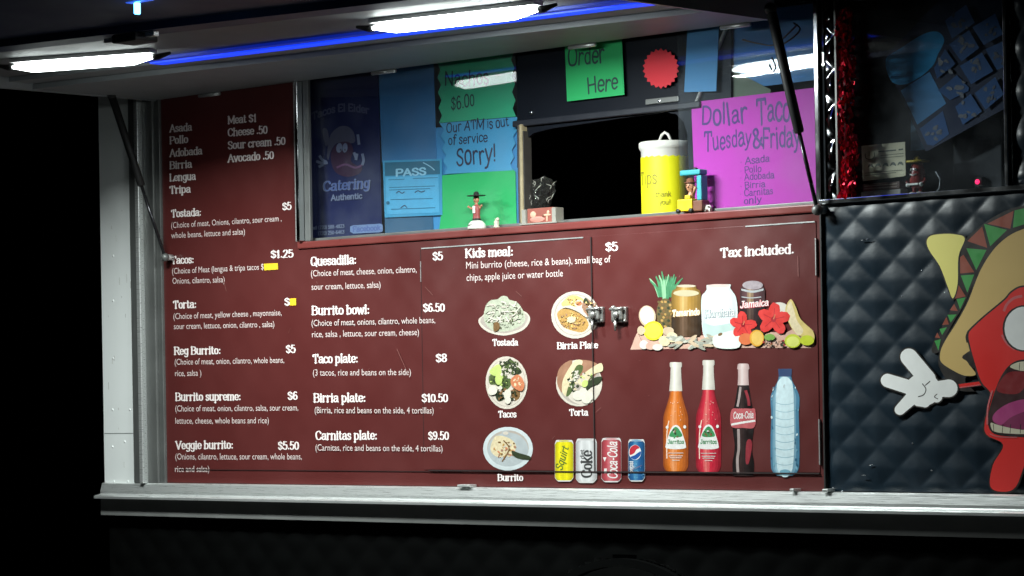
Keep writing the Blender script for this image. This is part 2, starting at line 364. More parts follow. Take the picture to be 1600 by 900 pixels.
header_m = mat('dark_window_header', (.006, .008, .013), .55, .0, var=.3, scale=6, spec=.2)
ceil_m = mat('ribbed_ceiling', (.21, .215, .22), .55, var=.12, scale=6, bump=.05, bscale=90)
flange_m = mat('grey_flange', (.26, .275, .285), .5, var=.12, scale=8, bump=.1, bscale=60)
navy_m = mat('blue_tinted_awning_skin', (.028, .034, .08), .55, var=.3, scale=5)  # blue lamp glow on the outer awning is put into this base colour
rubber = mat('tyre_rubber', (.02, .02, .02), .8, var=.2, scale=20)
asphalt = mat('asphalt', (.045, .045, .045), .9, var=.4, scale=4, bump=.6, bscale=150)
glass = glass_mat('window_glass')
def col(name, c, r=.5, **k): return mat(name, c, r, **dict(dict(var=.12, scale=40), **k))

# ------------------------------------------------------------------ ground
g = MB()
g.add([(-400, -400, 0), (400, -400, 0), (400, 400, 0), (-400, 400, 0)], [(0, 1, 2, 3)], asphalt)
o = g.build('ground'); o['kind'] = 'structure'

# ------------------------------------------------------------------ the food truck
XL, XR, X_END = -1.857, 1.118, 3.6          # rear corner, right edge of the menu, front of the body
ZR0, ZR1, SILL, TOP, ZTOP = 1.006, 1.056, 1.812, 2.312, 2.70
truck = thing('food_truck', (0.8, 1.0, 0), 'parked food truck with burgundy painted menu, open serving window and raised lit awning', 'food truck')

b = MB()
xw1 = P(214, 500).x
b.box(XL, xw1, -.012, .03, ZR1, ZTOP, white_paint)                 # white corner panel
b.box(XL, XL+.03, .03, 2.1, .5, ZTOP, white_paint)                 # rear wall
b.box(XL, X_END, 2.1, 2.13, .5, ZTOP, white_paint)
b.box(X_END-.03, X_END, .03, 2.1, .5, ZTOP, white_paint)
b.box(XL, X_END, -.012, 2.13, ZTOP, ZTOP+.03, white_paint)         # roof
b.box(xw1+.001, 1.70, .004, .03, 2.47, ZTOP-.001, white_paint)     # wall over the windows
b.box(1.76, X_END-.031, .05, .08, SILL, ZTOP-.001, white_paint)
b.box(XL+.031, X_END-.031, .031, 2.099, .86, .89, inside_m)        # floor
b.box(XL+.031, X_END-.031, 1.6, 1.63, .891, 2.6, inside_m)         # kitchen partition
b.box(XL+.031, X_END-.031, .25, 1.59, 2.62, 2.65, inside_m)
b.box(xw1, XR, .012, .03, ZR1, SILL-.03, inside_m)                 # backing of the menu wall
b.box(XR, X_END-.031, .012, .03, ZR1, SILL-.03, inside_m)
body = b.split('body_wall', truck)[0]
sm = MB()                                                           # seams and rivets of the white corner
z = P(190, 677).z
sm.box(XL+.003, xw1-.002, -.0128, -.0121, z-.0012, z+.0012, col('seam_grey', (.28, .3, .3)))
for px, py in ((195, 690), (176, 698), (178, 752), (176, 640), (203, 640), (177, 560), (177, 470), (177, 400), (200, 752)):
    p = P(px, py, -.012); sm.ball(p, .0042, white_paint, .0025, .0042, 10)
dirt = col('grime', (.30, .29, .26), .7, var=.4, scale=90)
for _ in range(16):
    px = R.uniform(168, 209); py = R.uniform(300, 745); p = P(px, py, -.0122); ln = R.uniform(.004, .03)
    sm.box(p.x, p.x+R.uniform(.0006, .0014), -.0126, -.0121, p.z-ln, p.z, dirt)
sm.split('rivet', body)

# corner trim: three upright aluminium strips between the white corner and the menu
b = MB()
xs = [P(a, 500).x for a in (214, 228, 234, 250, 257)]
b.bbox(xs[0]+.001, xs[1], -.026, .02, ZR1+.001, TOP+.1, mat('dull_aluminium', (.24, .25, .245), .42, .7, var=.25, scale=10, stretch=(8, 8, 1)), .003)
b.bbox(xs[1]+.001, xs[2], -.040, .02, ZR1+.001, TOP+.1, alu, .003)
b.bbox(xs[2]+.001, xs[3], -.020, .02, ZR1+.001, TOP+.1, dark_alu, .003)
b.bbox(xs[3]+.001, xs[4], -.010, .02, ZR1+.001, TOP+.1, dark_alu, .002)
b.split('corner_trim', truck)

# rub rail under the menu
b = MB()
prof = [(.01, 1.0575), (-.020, 1.0575), (-.027, 1.054), (-.034, 1.030), (-.034, 1.022), (-.041, 1.019), (-.055, 1.0165), (-.062, 1.013), (-.062, 1.006), (-.058, 1.005), (-.03, 1.005), (.01, 1.005)]
b.prism([Vector((XL+.004, y, zz)) for y, zz in prof], (X_END-XL-.004, 0, 0), alu)
rail = b.build('rub_rail', truck)
b = MB(); b.box(XL+.004, X_END, -.034, .01, .950, 1.0045, mat('grey_band', (.20, .205, .20), .5, var=.25, scale=9, bump=.1, bscale=50))
b.split('skirt_band', truck)
b = MB()
for px, py, wd in ((737, 762, .05), (1302, 768, .02), (1250, 766, .015)):
    p = P(px, py); b.bbox(p.x-wd/2, p.x+wd/2, -.036, -.004, 1.058, 1.066, alu, .002)
b.split('rail_clip', truck)

def quilt(mb, x0, x1, z0, z1, y, H, M, anchor, a, bb, step, hole=None, pw=.85):
    nx = int((x1-x0)/step)+1; nz = int((z1-z0)/step)+1
    det = a[0]*bb[1]-a[1]*bb[0]; vs = []; fs = []
    for j in range(nz+1):
        for i in range(nx+1):
            x = x0+(x1-x0)*i/nx; zz = z0+(z1-z0)*j/nz
            dx, dz = x-anchor[0], zz-anchor[1]
            u = ((dx*bb[1]-dz*bb[0])/det) % 1; v = ((a[0]*dz-a[1]*dx)/det) % 1
            iu = math.floor((dx*bb[1]-dz*bb[0])/det); iv = math.floor((a[0]*dz-a[1]*dx)/det)
            hu, hv_ = 1-abs(2*u-1), 1-abs(2*v-1); hh = .40*min(hu, hv_)+.60*((1-abs(2*u-1)**1.5)*(1-abs(2*v-1)**1.5))**.8
            hv = 1+.22*noise.noise(Vector((iu*3.3, iv*2.7, 0)))
            dent = .10*noise.noise(Vector((x*18, zz*18, 3)))
            e = min(x-x0, x1-x, zz-z0, z1-zz)
            edge = min(1, max(0, e/.02))
            vs.append((x, y-H*hh*hv*(1+dent)*edge, zz))
    for j in range(nz):
        for i in range(nx):
            k = j*(nx+1)+i; c = vs[k]
            if hole and ((c[0]-hole[0])/hole[2])**2+((c[2]-hole[1])/hole[3])**2 < 1: continue
            fs.append((k, k+1, k+nx+2, k+nx+1))
    mb.add(vs, fs, M, True)
WX, WZ, WR = P(978, 880).x, .40, .465
b = MB(); quilt(b, XL+.01, X_END-.05, .42, .947, -.004, .007, skirt_m, (0, .7), (.066, -.06), (.066, .06), .012, (WX, WZ, WR, WR))
b.build('lower_skirt', truck)
b = MB()
arc = [(WX+WR*math.cos(t), WZ+WR*math.sin(t)) for t in [math.pi*k/40 for k in range(41)]]
pts = [Vector((x, -.022, z)) for x, z in arc]+[Vector((WX+(WR-.022)*math.cos(t), -.022, WZ+(WR-.022)*math.sin(t))) for t in [math.pi*(40-k)/40 for k in range(41)]]
b.prism(pts, (0, .03, 0), skirt_m)
b.build('wheel_arch', truck)
wheel = bpy.data.objects.new('wheel', None); C.objects.link(wheel); wheel.parent = truck; wheel.location = Vector((WX, .22, .38))-wloc(truck)
def ywheel(mb, prof, M):
    t = MB(); t.lathe(prof, (0, 0, 0), M, 40)
    mx = Matrix.Translation((WX, .22, .38)) @ Matrix.Rotation(math.radians(90), 4, 'X')
    mb.add([mx @ v for v in t.v], t.f, M, True)
b = MB(); ywheel(b, [(.21, -.1), (.34, -.11), (.375, -.09), (.38, 0), (.375, .09), (.34, .11), (.21, .1)], rubber); b.build('tyre', wheel)
b = MB(); ywheel(b, [(.01, .06), (.06, .07), (.1, .04), (.18, .05), (.2, .09), (.209, .095), (.209, -.09), (.05, -.09)], dark_alu); b.build('rim', wheel)

# ------------------------------------------------------------------ menu wall: burgundy vinyl, with two flush service doors
XW = P(470, 330).x                                                   # left edge of the serving window
b = MB()
zt = TOP+.01
L = [(xs[4]+.001, ZR1+.003), (XR, ZR1+.003), (XR, SILL-.024), (XW-.012, SILL-.024), (XW-.012, zt), (xs[4]+.001, zt)]
b.prism([Vector((x, 0, z)) for x, z in L], (0, .011, 0), vinyl)
menu = b.build('menu_panel', truck)
DX0, DX1, DX2 = P(661, 560).x, P(928, 560).x, P(1279, 560).x
DZ0, DZ1 = P(800, 736).z, P(800, 378).z
doors = []
for x0, x1 in ((DX0, DX1-.002), (DX1+.002, DX2)):
    b = MB(); b.bbox(x0, x1, -.002, -.0003, DZ0+.002, DZ1, vinyl, .0007)
    doors.append(b.build('service_door', truck))
b = MB()
b.box(DX1-.0016, DX1+.0016, -.0052, -.002, DZ0-.001, DZ1-.002, gasket)
b.box(DX0+.02, DX2, -.0050, -.0005, DZ0-.0018, DZ0+.0014, gasket)
b.box(xs[4]+.06, DX0+.018, -.0022, -.0002, DZ0-.004, DZ0-.0025, gasket)
b.box(DX0-.0014, DX0-.0002, -.0024, -.0002, DZ0+.05, DZ1-.004, gasket)
b.split('door_seam', menu)
b = MB()  # bright metal strips stand in for highlights along the door edges
b.box(DX0+.004, DX1-.03, -.0040, -.0020, DZ1-.003, DZ1+.0002, alu)
b.box(P(1166, 352).x, DX2-.003, -.0040, -.0020, DZ1-.003, DZ1+.0002, alu)
b.box(DX2-.0005, DX2+.0022, -.007, -.0006, P(1282, 430).z, P(1282, 372).z, alu)
b.box(DX2+.001, DX2+.004, -.007, -.0006, P(1284, 726).z, P(1284, 655).z, alu)
b.box(DX0-.001, DX0+.0004, -.0044, -.0024, P(661, 440).z, P(661, 408).z, alu)
b.split('edge_highlight', menu)

# printing on the vinyl
Y1, Y2 = -.0006, -.0026
H1 = [('Asada',265,206.4,300,203.6,11),('Pollo',265,225,294,222.6,11),('Adobada',265,245,316,240.6,11),('Birria',265,263.8,300,261.4,11),('Lengua',265,283,306,280.4,11),('Tripa',265,302.4,298,300.4,11),
 ('Meat $1',356,193.5,401,189.8,11.5),('Cheese .50',356,213,418,208,11.5),('Sour cream .50',356,233,446,225.4,11.5),('Avocado .50',356,253.4,428,247.6,11.5),
 ('Tostada:',267.5,339.5,314.5,336.6,11),('$5',441,328,455.5,327,11),('Tacos:',267.5,412.3,303,410.7,11.2),('$1.25',423,402.9,458.5,401.6,11.2),('Torta:',270.5,482,307,480.6,11.5),('$',444.5,477,453,476.8,11),
 ('Reg Burrito:',272,554,345,552.8,11.5),('$5',446.8,551.2,461.8,550.8,11.5),('Burrito supreme:',274,626,376.5,625,11.8),('$6',449.5,624.2,465,624,11.8),('Veggie burrito:',274.4,701.6,364.5,700.6,11.8),('$5.50',434.4,702.2,467.2,702,11.8),
 ('Quesadilla:',485.5,415,557,411.8,13),('Burrito bowl:',487,491.7,577.5,490,13),('Taco plate:',488.6,567.2,559.5,566.2,13),
 ('Birria plate:',490,628.2,571.5,627.6,13),('Carnitas plate:',493,687,589.5,686.4,13)]
H2 = [('$5',676,406.4,692,405.8,12),('$6.50',661,486.8,695,486.2,12),('$8',681,565.4,698.5,565,12),('$10.50',659,627.8,700,627.6,12),('$9.50',669,686.8,701.5,686.6,12),
 ('Kids meal:',727,402.4,802,399,13),('$5',946,391.9,965.5,391.2,12.5),('Tostada',769.5,540,809.5,539.4,9.6),('Birria Plate',870.5,545,934.5,543.8,9.6),('Tacos',778.5,652,807,651.8,9.6),('Torta',889.5,649.2,919,649,9.6),('Burrito',777.5,751,817.5,750.9,9.6),('Tax Included.',1125.5,402,1241,395.6,13.5)]
B1 = [('(Choice of meat, Onions, cilantro, sour cream ,',267.5,356.5,440,345.4,9.4),('whole beans, lettuce and salsa)',267.6,372.4,382.7,366.2,9.4),('(Choice of Meat (lengua & tripa tacos $',269,428,412,421,9.4),('Onions, cilantro, salsa)',269.5,443.4,351,441,9.4),
 ('(Choice of meat, yellow cheese , mayonnaise,',271,498.8,440,492.6,9.4),('sour cream, lettuce, onion, cilantro , salsa)',271.8,514.4,428.6,510.8,9.4),('(Choice of meat, onion, cilantro, whole beans,',273,570,444,566.8,9.4),('rice, salsa )',273.5,587.8,314.5,587,9.4),
 ('(Choice of meat, onion, cilantro, salsa, sour cream,',274,642.9,466,641.4,9.6),('lettuce, cheese, whole beans and rice)',274,662,420,661.3,9.6),('(Onions, cilantro, lettuce, sour cream, whole beans,',274,718,471.5,717.8,9.8),('rice and salsa)',273.5,737.5,327,737.4,9.8),
 ('(Choice of meat, cheese, onion, cilantro,',486,432,651,425.4,10),('sour cream, lettuce, salsa)',486.8,453,594.7,449.4,10),('rice, salsa , lettuce, sour cream, cheese)',487.7,527,654.7,523.6,10),('(3 tacos, rice and beans on the side)',489,587,642,586,10)]
B2 = [('(Choice of meat, onions, cilantro, whole beans,',486.8,509.6,680,504.6,10),('(Birria, rice and beans on the side, 4 tortillas)',491.7,645.5,677.5,646,10),('(Carnitas, rice and beans on the side, 4 tortillas)',493,704,691.5,705.4,10),
 ('Mini burrito (cheese, rice & beans), small bag of',728.4,420,954,409.8,11),('chips, apple juice or water bottle',729,439,879.6,431.8,11)]
for lst, y_, fn, M_, nm in ((H1, Y1, letters, ink, 'heading_lettering'), (H2, Y2, letters, ink, 'heading_lettering'), (B1, Y1-.0001, sans, ink_dim, 'description_lettering'), (B2, Y2-.0001, sans, ink_dim, 'description_lettering')):
    for t in lst:
        s = Sheet(y_); fn(s, *t, M_); s.mb.build(nm, menu)
yel = col('yellow_tape', (.80, .52, .02), .6)
for pts in ([(412, 412), (434, 411), (434.5, 421), (413, 422.6)], [(452.6, 466.5), (462.5, 466), (462.5, 477), (452.8, 477.4)]):
    s = Sheet(-.0022); s.poly(pts, yel, False); s.mb.build('price_patch', menu)

# ---- printed pictures
plate = col('print_plate_white', (.54, .48, .41), .42, scale=60); plate_rim = col('print_plate_rim', (.37, .32, .28), .42)
onion = col('print_onion', (.40, .42, .32), .42, var=.25, scale=200); onion_s = col('print_onion_shadow', (.10, .10, .065), .45, var=.3)
brown = col('print_meat', (.16, .085, .03), .45, var=.4, scale=160); rice = col('print_rice', (.42, .24, .07), .45, var=.4, scale=250)
beans = col('print_beans', (.30, .16, .10), .45, var=.4, scale=150); green = col('print_greens', (.07, .10, .03), .45, var=.5, scale=180)
dgreen = col('print_dark_greens', (.025, .035, .015), .45, var=.5, scale=180); lime = col('print_lime', (.45, .55, .16), .42, var=.2)
radish = col('print_radish', (.60, .57, .48), .42); salmon = col('print_tomato', (.50, .17, .08), .42, var=.3, scale=120)
bread = col('print_bread', (.60, .50, .32), .42, var=.25, scale=120); wood_p = col('print_table', (.30, .15, .09), .45, var=.3)
cheese = col('print_cheese', (.62, .45, .16), .42, var=.2); grey_p = col('print_grey', (.36, .37, .38), .42, var=.3)
def z6(x, y): return (740+x/4.284, 450+y/4.284)
def Z(f, *c): return [f(c[i], c[i+1]) for i in range(0, len(c), 2)]
def scatter(s, cx, cy, rx, ry, n, mats, r0, r1, f, rot=0):
    for _ in range(n):
        a = R.uniform(0, 6.28); q = math.sqrt(R.random()); x, y = cx+rx*q*math.cos(a), cy+ry*q*math.sin(a)
        px, py = f(x, y); r = R.uniform(r0, r1)/4.284
        s.ell(px, py, r, r*R.uniform(.4, .9), R.choice(mats), R.uniform(0, 3), 8, wob=.25)
# tostada
s = Sheet(Y2, .00002)
s.poly(Z(z6, 32,215, 60,185, 100,150, 210,140, 320,150, 365,175, 378,215, 350,265, 290,300, 200,318, 110,300, 50,260), plate)
s.poly(Z(z6, 45,220, 80,180, 210,160, 340,170, 362,210, 330,262, 270,290, 200,303, 120,287, 70,258), plate_rim)
s.poly(Z(z6, 70,215, 78,130, 110,85, 160,75, 190,54, 225,58, 240,78, 290,95, 325,140, 345,190, 335,235, 270,275, 190,292, 120,280), onion)
scatter(s, 205, 190, 125, 85, 90, [onion_s, onion, plate, onion_s, onion_s, green], 4, 12, z6)
for k in range(34):
    a = R.uniform(0, 6.28); q = R.random()**.5; x, y = 205+115*q*math.cos(a), 170+88*q*math.sin(a); t = R.uniform(-1.2, 1.2)
    s.line(Z(z6, x-26*math.cos(t), y-20*math.sin(t), x+4, y+R.uniform(-12, 12), x+24*math.cos(t), y+20*math.sin(t)), R.uniform(1.2, 2.1), R.choice([plate, radish, onion]))
s.poly(Z(z6, 135,235, 165,230, 175,260, 160,285, 135,288), brown)
s.mb.build('printed_tostada', menu)
# birria plate
s = Sheet(Y2, .00002)
s.ell(*z6(680, 180), 37.5, 37, plate); s.ell(*z6(682, 180), 33, 32.5, plate_rim); s.ell(*z6(682, 181), 31.5, 31, plate)
s.poly(Z(z6, 590,100, 640,55, 690,52, 735,75, 740,110, 690,125, 640,118, 600,125), cheese); s.ell(*z6(705, 103), 7, 5.5, plate); s.ell(*z6(705, 104), 5, 3.6, salmon)
s.poly(Z(z6, 725,120, 745,70, 790,95, 830,150, 800,195, 755,185, 735,150), beans); s.poly(Z(z6, 735,95, 750,65, 775,100, 760,115), dgreen)
s.poly(Z(z6, 560,170, 590,140, 640,138, 700,155, 750,200, 770,250, 730,295, 660,285, 600,260, 570,215), rice)
scatter(s, 660, 215, 82, 58, 110, [rice, brown, rice, cheese, beans], 3, 10, z6)
s.ell(*z6(655, 212), 7, 5, bread, wob=.15)
scatter(s, 780, 130, 40, 50, 40, [beans, brown, dgreen, cheese], 3, 9, z6); scatter(s, 665, 90, 60, 30, 30, [cheese, bread, rice], 3, 8, z6)
s.poly(Z(z6, 590,128, 650,118, 720,145, 760,185, 750,195, 700,160, 640,135), plate)
s.mb.build('printed_birria_plate', menu)
# tacos
s = Sheet(Y2, .00002)
s.ell(*z6(221, 634), 32.8, 41.3, plate, -.03); s.ell(*z6(221, 634), 29.5, 37.5, plate_rim, -.03); s.ell(*z6(221, 634), 28.6, 36.6, plate, -.03)
s.poly(Z(z6, 175,490, 215,500, 245,470, 265,510, 310,540, 320,570, 270,585, 245,560, 205,580, 180,540), dgreen)
s.poly(Z(z6, 105,590, 150,560, 200,600, 250,610, 245,660, 200,690, 150,650, 110,645), green)
s.poly(Z(z6, 145,700, 190,670, 215,705, 200,750, 160,755), dgreen); s.poly(Z(z6, 250,690, 300,670, 310,730, 270,755), brown)
s.poly(Z(z6, 105,560, 165,510, 190,560, 150,590), lime)
scatter(s, 245, 530, 65, 45, 80, [dgreen, green, green, dgreen, plate], 5, 15, z6); scatter(s, 175, 620, 60, 45, 30, [green, lime, dgreen], 5, 14, z6); scatter(s, 220, 715, 80, 40, 34, [dgreen, brown, beans, plate], 4, 12, z6)
s.poly(Z(z6, 250,610, 300,580, 340,640, 320,690, 260,660), salmon); scatter(s, 295, 635, 38, 40, 14, [salmon, bread], 6, 14, z6)
s.ell(*z6(168, 612), 5.6, 8.4, lime)
for x, y, a, q in ((128, 685, 7, 7), (178, 668, 3.2, 3.2), (226, 712, 5.6, 8), (230, 752, 4.6, 5.5), (120, 700, 5, 4)): s.ell(*z6(x, y), a, q, radish, .2)
s.mb.build('printed_tacos', menu)
# torta
s = Sheet(Y2, .00002)
s.ell(*z6(706, 636), 36.2, 36.6, plate); s.ell(*z6(712, 638), 33.5, 33.5, plate_rim)
s.poly(Z(z6, 565,560, 600,510, 660,484, 640,560, 600,640, 590,700, 560,640), wood_p); s.poly(Z(z6, 690,490, 790,490, 840,530, 800,600, 720,600), wood_p)
s.poly(Z(z6, 600,640, 640,740, 720,780, 800,760, 850,690, 850,620, 740,640, 690,700), plate)
s.poly(Z(z6, 592,690, 600,610, 650,520, 690,482, 728,486, 720,520, 680,560, 640,640, 622,722), bread)
s.poly(Z(z6, 620,712, 650,610, 690,520, 730,520, 725,560, 690,610, 660,690, 632,725), green); scatter(s, 672, 620, 38, 70, 60, [green, plate, dgreen, bread, radish], 4, 12, z6)
s.poly(Z(z6, 700,620, 740,570, 830,510, 860,508, 862,555, 800,580, 740,650, 710,650), bread); scatter(s, 760, 600, 48, 32, 24, [green, dgreen, lime, plate], 4, 12, z6)
s.poly(Z(z6, 750,690, 765,640, 800,605, 850,592, 860,605, 835,640, 785,660), dgreen); s.ell(*z6(745, 640), 4.5, 6, lime, .5)
for x, y, r in ((700, 720, 8.5), (765, 725, 8.8), (735, 700, 7), (755, 745, 7.5)): s.ell(*z6(x, y), r, r*.9, radish)
s.mb.build('printed_torta', menu)
# burrito bowl
def z7(x, y): return (700+x/2.252, 370+y/2.25)
s = Sheet(Y2, .00002)
s.ell(*z7(211, 745), 39, 34.2, col('print_bowl_white', (.50, .54, .55), .42)); s.ell(*z7(211, 743), 32.5, 28, plate_rim); s.ell(*z7(211, 748), 31.8, 26.5, col('print_bowl_inner', (.36, .39, .40), .42, var=.15))
s.ell(*z7(203, 690), 6.2, 4.2, grey_p); s.ell(*z7(203, 690), 4.4, 2.6, plate)
s.poly(Z(z7, 150,735, 170,700, 215,708, 240,735, 225,765, 180,775, 155,760), bread); scatter(s, 200, 742, 36, 26, 1, [plate], 5, 9, z7)
for _ in range(40):
    a = R.uniform(0, 6.28); q = R.random()**.5; s.ell(*z7(200+38*q*math.cos(a), 745+34*q*math.sin(a)), R.uniform(1, 3.2), R.uniform(.8, 2), R.choice([brown, bread, plate, rice, salmon, beans]), R.uniform(0, 3), 8)
s.poly(Z(z7, 225,752, 250,760, 288,772, 286,784, 250,780, 228,768), dgreen); s.line(Z(z7, 195,715, 215,745, 190,790), 1.6, brown)
s.mb.build('printed_burrito', menu)
# cans
def lerp(a, b, t): return tuple(x+(y-x)*t for x, y in zip(a, b))
def tones(s, f, cx, prof, dark, mid, light, name, n=6, off=-.22, lo=.08):
    """a printed glass or can: the dark rim, the colour and the light streak as nested areas of ink"""
    for k in range(n):
        t = k/(n-1); c = lerp(dark, mid, t/.6) if t < .6 else lerp(mid, light, (t-.6)/.4)
        q = 1-(1-lo)*t
        L = [f(cx+w*(off*t-q), y) for y, w in prof]; Rr = [f(cx+w*(off*t+q), y) for y, w in reversed(prof)]
        s.poly(L+Rr, col('%s_tone_%d' % (name, k), c, .4, var=.14, scale=45), False)
def z5(x, y): return (860+x/3.7209, 560+y/3.72)
def can(name, x0, x1, y0, y1, body_c, edge_c, deco):
    s = Sheet(Y2-.0004, .00003); bc = col(name+'_ink', body_c, .4, var=.1); ec = col(name+'_edge', edge_c, .4); sv = col('print_can_silver', (.55, .53, .52), .35)
    h = y1-y0; w = x1-x0; i = w*.10
    s.poly(Z(z5, x0+i,y0, x1-i,y0, x1-i*.5,y0+h*.02, x1,y0+h*.09, x1,y1-h*.09, x1-i*1.2,y1-h*.02, x1-i*2,y1, x0+i*2,y1, x0+i*1.2,y1-h*.02, x0,y1-h*.09, x0,y0+h*.09, x0+i*.5,y0+h*.02), sv, False)
    hw = w/2-1; tones(s, z5, (x0+x1)/2, [(y0+h*.045, hw-i), (y0+h*.1, hw), (y1-h*.1, hw), (y1-h*.03, hw-i*1.2)], lerp(body_c, (0, 0, 0), .45), body_c, lerp(body_c, edge_c, .5), name, 6, -.15, .15)
    s.ell(*z5((x0+x1)/2, y0+h*.022), w*.30/3.72, h*.014/3.72, ec)
    deco(s); s.mb.build('printed_can', menu)
wht = col('print_white', (.66, .64, .62), .42); blk = col('print_black', (.03, .03, .03), .45); pgreen = col('print_label_green', (.04, .22, .08), .42, var=.3)
dg = col('print_dark_green', (.06, .12, .02), .45); pred = col('print_red', (.42, .02, .035), .42)
def vert(s, txt, x0, y0, x1, y1, h, M, pen='bold', k=0):
    """lettering that climbs a can: the baseline runs upwards in the photo"""
    a, c = z5(x0, y0), z5(x1, y1); dx, dy = c[0]-a[0], c[1]-a[1]; d = math.hypot(dx, dy); W = sum(2.6 if ch == ' ' else glyph(ch, pen)[2] for ch in txt); x = 0
    nx, ny = dy/d, -dx/d
    for ch in txt:
        if ch == ' ': x += 2.6; continue
        vs, fs, adv = glyph(ch, pen)
        s.mesh2d(vs, fs, M, lambda p, q, x=x: (a[0]+dx*(x+p+k*q)/W+nx*q*h/7/3.72, a[1]+dy*(x+p+k*q)/W+ny*q*h/7/3.72)); x += adv
    s.up()
can('print_lemon_can', 26, 134, 474, 716, (.72, .62, .01), (.48, .42, .01), lambda s: vert(s, 'Squirt', 66, 655, 106, 520, 40, dg, 'mid', .25))
can('print_white_can', 148, 270, 466, 724, (.60, .59, .59), (.42, .42, .42), lambda s: (vert(s, 'Coke', 240, 694, 240, 535, 58, blk, 'fat'), vert(s, 'diet', 196, 585, 196, 530, 22, blk, 'mid')))
can('print_red_can', 296, 412, 462, 720, (.40, .055, .07), (.54, .20, .22), lambda s: (vert(s, 'Coca-Cola', 388, 700, 386, 484, 52, wht, 'mid', .2), s.poly(Z(z5, 305,575, 326,575, 316,600), wht, False), s.poly(Z(z5, 312,640, 328,640, 328,668, 312,668), wht, False)))
def pepsi(s):
    s.ell(*z5(492, 546), 9.6, 11.8, wht)
    s.poly(Z(z5, 462,528, 478,508, 500,504, 518,520, 500,530, 486,552, 462,560), pred); s.poly(Z(z5, 466,574, 490,562, 524,540, 524,560, 508,580, 488,588), col('print_cola_blue', (.01, .07, .28), .42))
    vert(s, 'pepsi', 480, 668, 480, 596, 24, wht, 'mid')
    for _ in range(16): s.ell(*z5(R.uniform(455, 540), R.uniform(610, 695)), R.uniform(.5, 1.3), R.uniform(.5, 1.3), col('print_droplet', (.12, .32, .5), .4), n=7)
can('print_blue_can', 452, 549, 470, 716, (.012, .09, .24), (.10, .30, .45), pepsi)
# bottles
def bottle(name, cx, dx, parts, deco=None):
    s = Sheet(Y2-.0002, .00003)
    for M, prof in parts:
        if isinstance(M, tuple): tones(s, z5, cx, prof, *M[:3], M[3]); continue
        L = [(cx-w, y) for y, w in prof]; Rr = [(cx+w, y) for y, w in reversed(prof)]
        s.poly([z5(*p) for p in L+Rr], M, False)
    if deco: deco(s, cx)
    s.mb.build('printed_bottle', menu)
def smooth_prof(p): return [(b_, a_) for a_, b_ in catmull([(w, y) for y, w in p], False, 5)]
def soda(cx, y0, y1, c, c2, neck):
    k = (y1-y0)/636.0; Y = lambda t: y0+t*k
    full = smooth_prof([(Y(150), 33), (Y(190), 36), (Y(250), 52), (Y(310), 70), (Y(370), 73), (Y(560), 73), (Y(600), 72), (Y(622), 64), (Y(634), 54)])
    core = smooth_prof([(Y(172), 26), (Y(215), 32), (Y(265), 48), (Y(320), 62), (Y(380), 65), (Y(560), 65), (Y(600), 62), (Y(615), 55)])
    nk = [(Y(0), 32), (Y(6), 35), (Y(26), 35), (Y(32), 30), (Y(90), 32), (Y(168), 38)]
    def deco(s, cx):
        s.line(Z(z5, cx-40,Y(340), cx-52,Y(420), cx-52,Y(560)), 1.6, col('print_gloss', (.75, .55, .45), .4), taper=False)
        s.poly(Z(z5, cx,Y(365), cx+24,Y(380), cx+44,Y(430), cx+58,Y(480), cx+54,Y(500), cx,Y(506), cx-54,Y(500), cx-58,Y(480), cx-44,Y(430), cx-24,Y(380)), wht)
        s.poly(Z(z5, cx,Y(376), cx+20,Y(392), cx+36,Y(432), cx-36,Y(432), cx-20,Y(392)), pgreen); 
        for q in range(12): s.ell(*z5(cx+R.uniform(-24, 24), Y(R.uniform(392, 440))), R.uniform(1, 2.4), R.uniform(.8, 2), R.choice([dgreen, pgreen, brown, wht]), R.uniform(0, 3), 7)
        letters(s, 'Jarritos', *z5(cx-48, Y(474)), *z5(cx+48, Y(474)), 6.2, pgreen, 'mid')
        for q, wd in ((528, 44), (545, 40), (556, 34), (570, 22)): s.line(Z(z5, cx-wd,Y(q), cx+wd,Y(q)), .8, wht, False)
        s.ell(*z5(cx-50, Y(378)), 2.2, 2.6, wht); s.ell(*z5(cx+52, Y(376)), 2.2, 2.6, wht)
        for q in range(14): s.ell(*z5(cx+R.uniform(-40, 45), Y(R.uniform(230, 350))), .5, .7, col('print_gloss', (.75, .55, .45), .4), n=6)
    bottle('soda', cx, 0, [((lerp(c2, (0, 0, 0), .45), lerp(c2, c, .6), lerp(c, (1, .8, .6), .16), 'print_soda_%d' % int(cx)), full), (((.40, .36, .32), (.56, .52, .46), (.68, .65, .60), 'print_foil'), nk)], deco)
cream = col('print_foil_cream', (.58, .54, .48), .4, var=.15)
soda(729, 22, 658, (.62, .17, .015), (.48, .10, .012), cream)
soda(919, 10, 662, (.55, .02, .045), (.42, .012, .03), cream)
def cola(s, cx):
    gp = col('print_cola_gloss', (.34, .27, .26), .4, var=.3)
    s.line(Z(z5, cx-16,165, cx-24,230, cx-34,280), 3.6, gp); s.line(Z(z5, cx-28,410, cx-26,520, cx-34,590, cx-30,672), 4.2, gp)
    s.line(Z(z5, cx+14,185, cx+30,240, cx+34,275), 4.4, col('print_cola_red', (.22, .02, .03), .4, var=.4)); s.poly(Z(z5, cx+18,490, cx+40,470, cx+52,500, cx+44,560, cx+30,612, cx+14,600), col('print_cola_red', (.22, .02, .03), .4, var=.4))
    s.poly(Z(z5, cx-68,300, cx-20,292, cx+40,292, cx+70,300, cx+66,398, cx,404, cx-70,394), col('print_cola_label', (.42, .09, .10), .4, var=.25)); s.line(Z(z5, cx-70,385, cx,372, cx+70,362), 3.2, wht)
    letters(s, 'Coca-Cola', *z5(cx-58, 350), *z5(cx+60, 346), 10, wht, 'mid', .15)
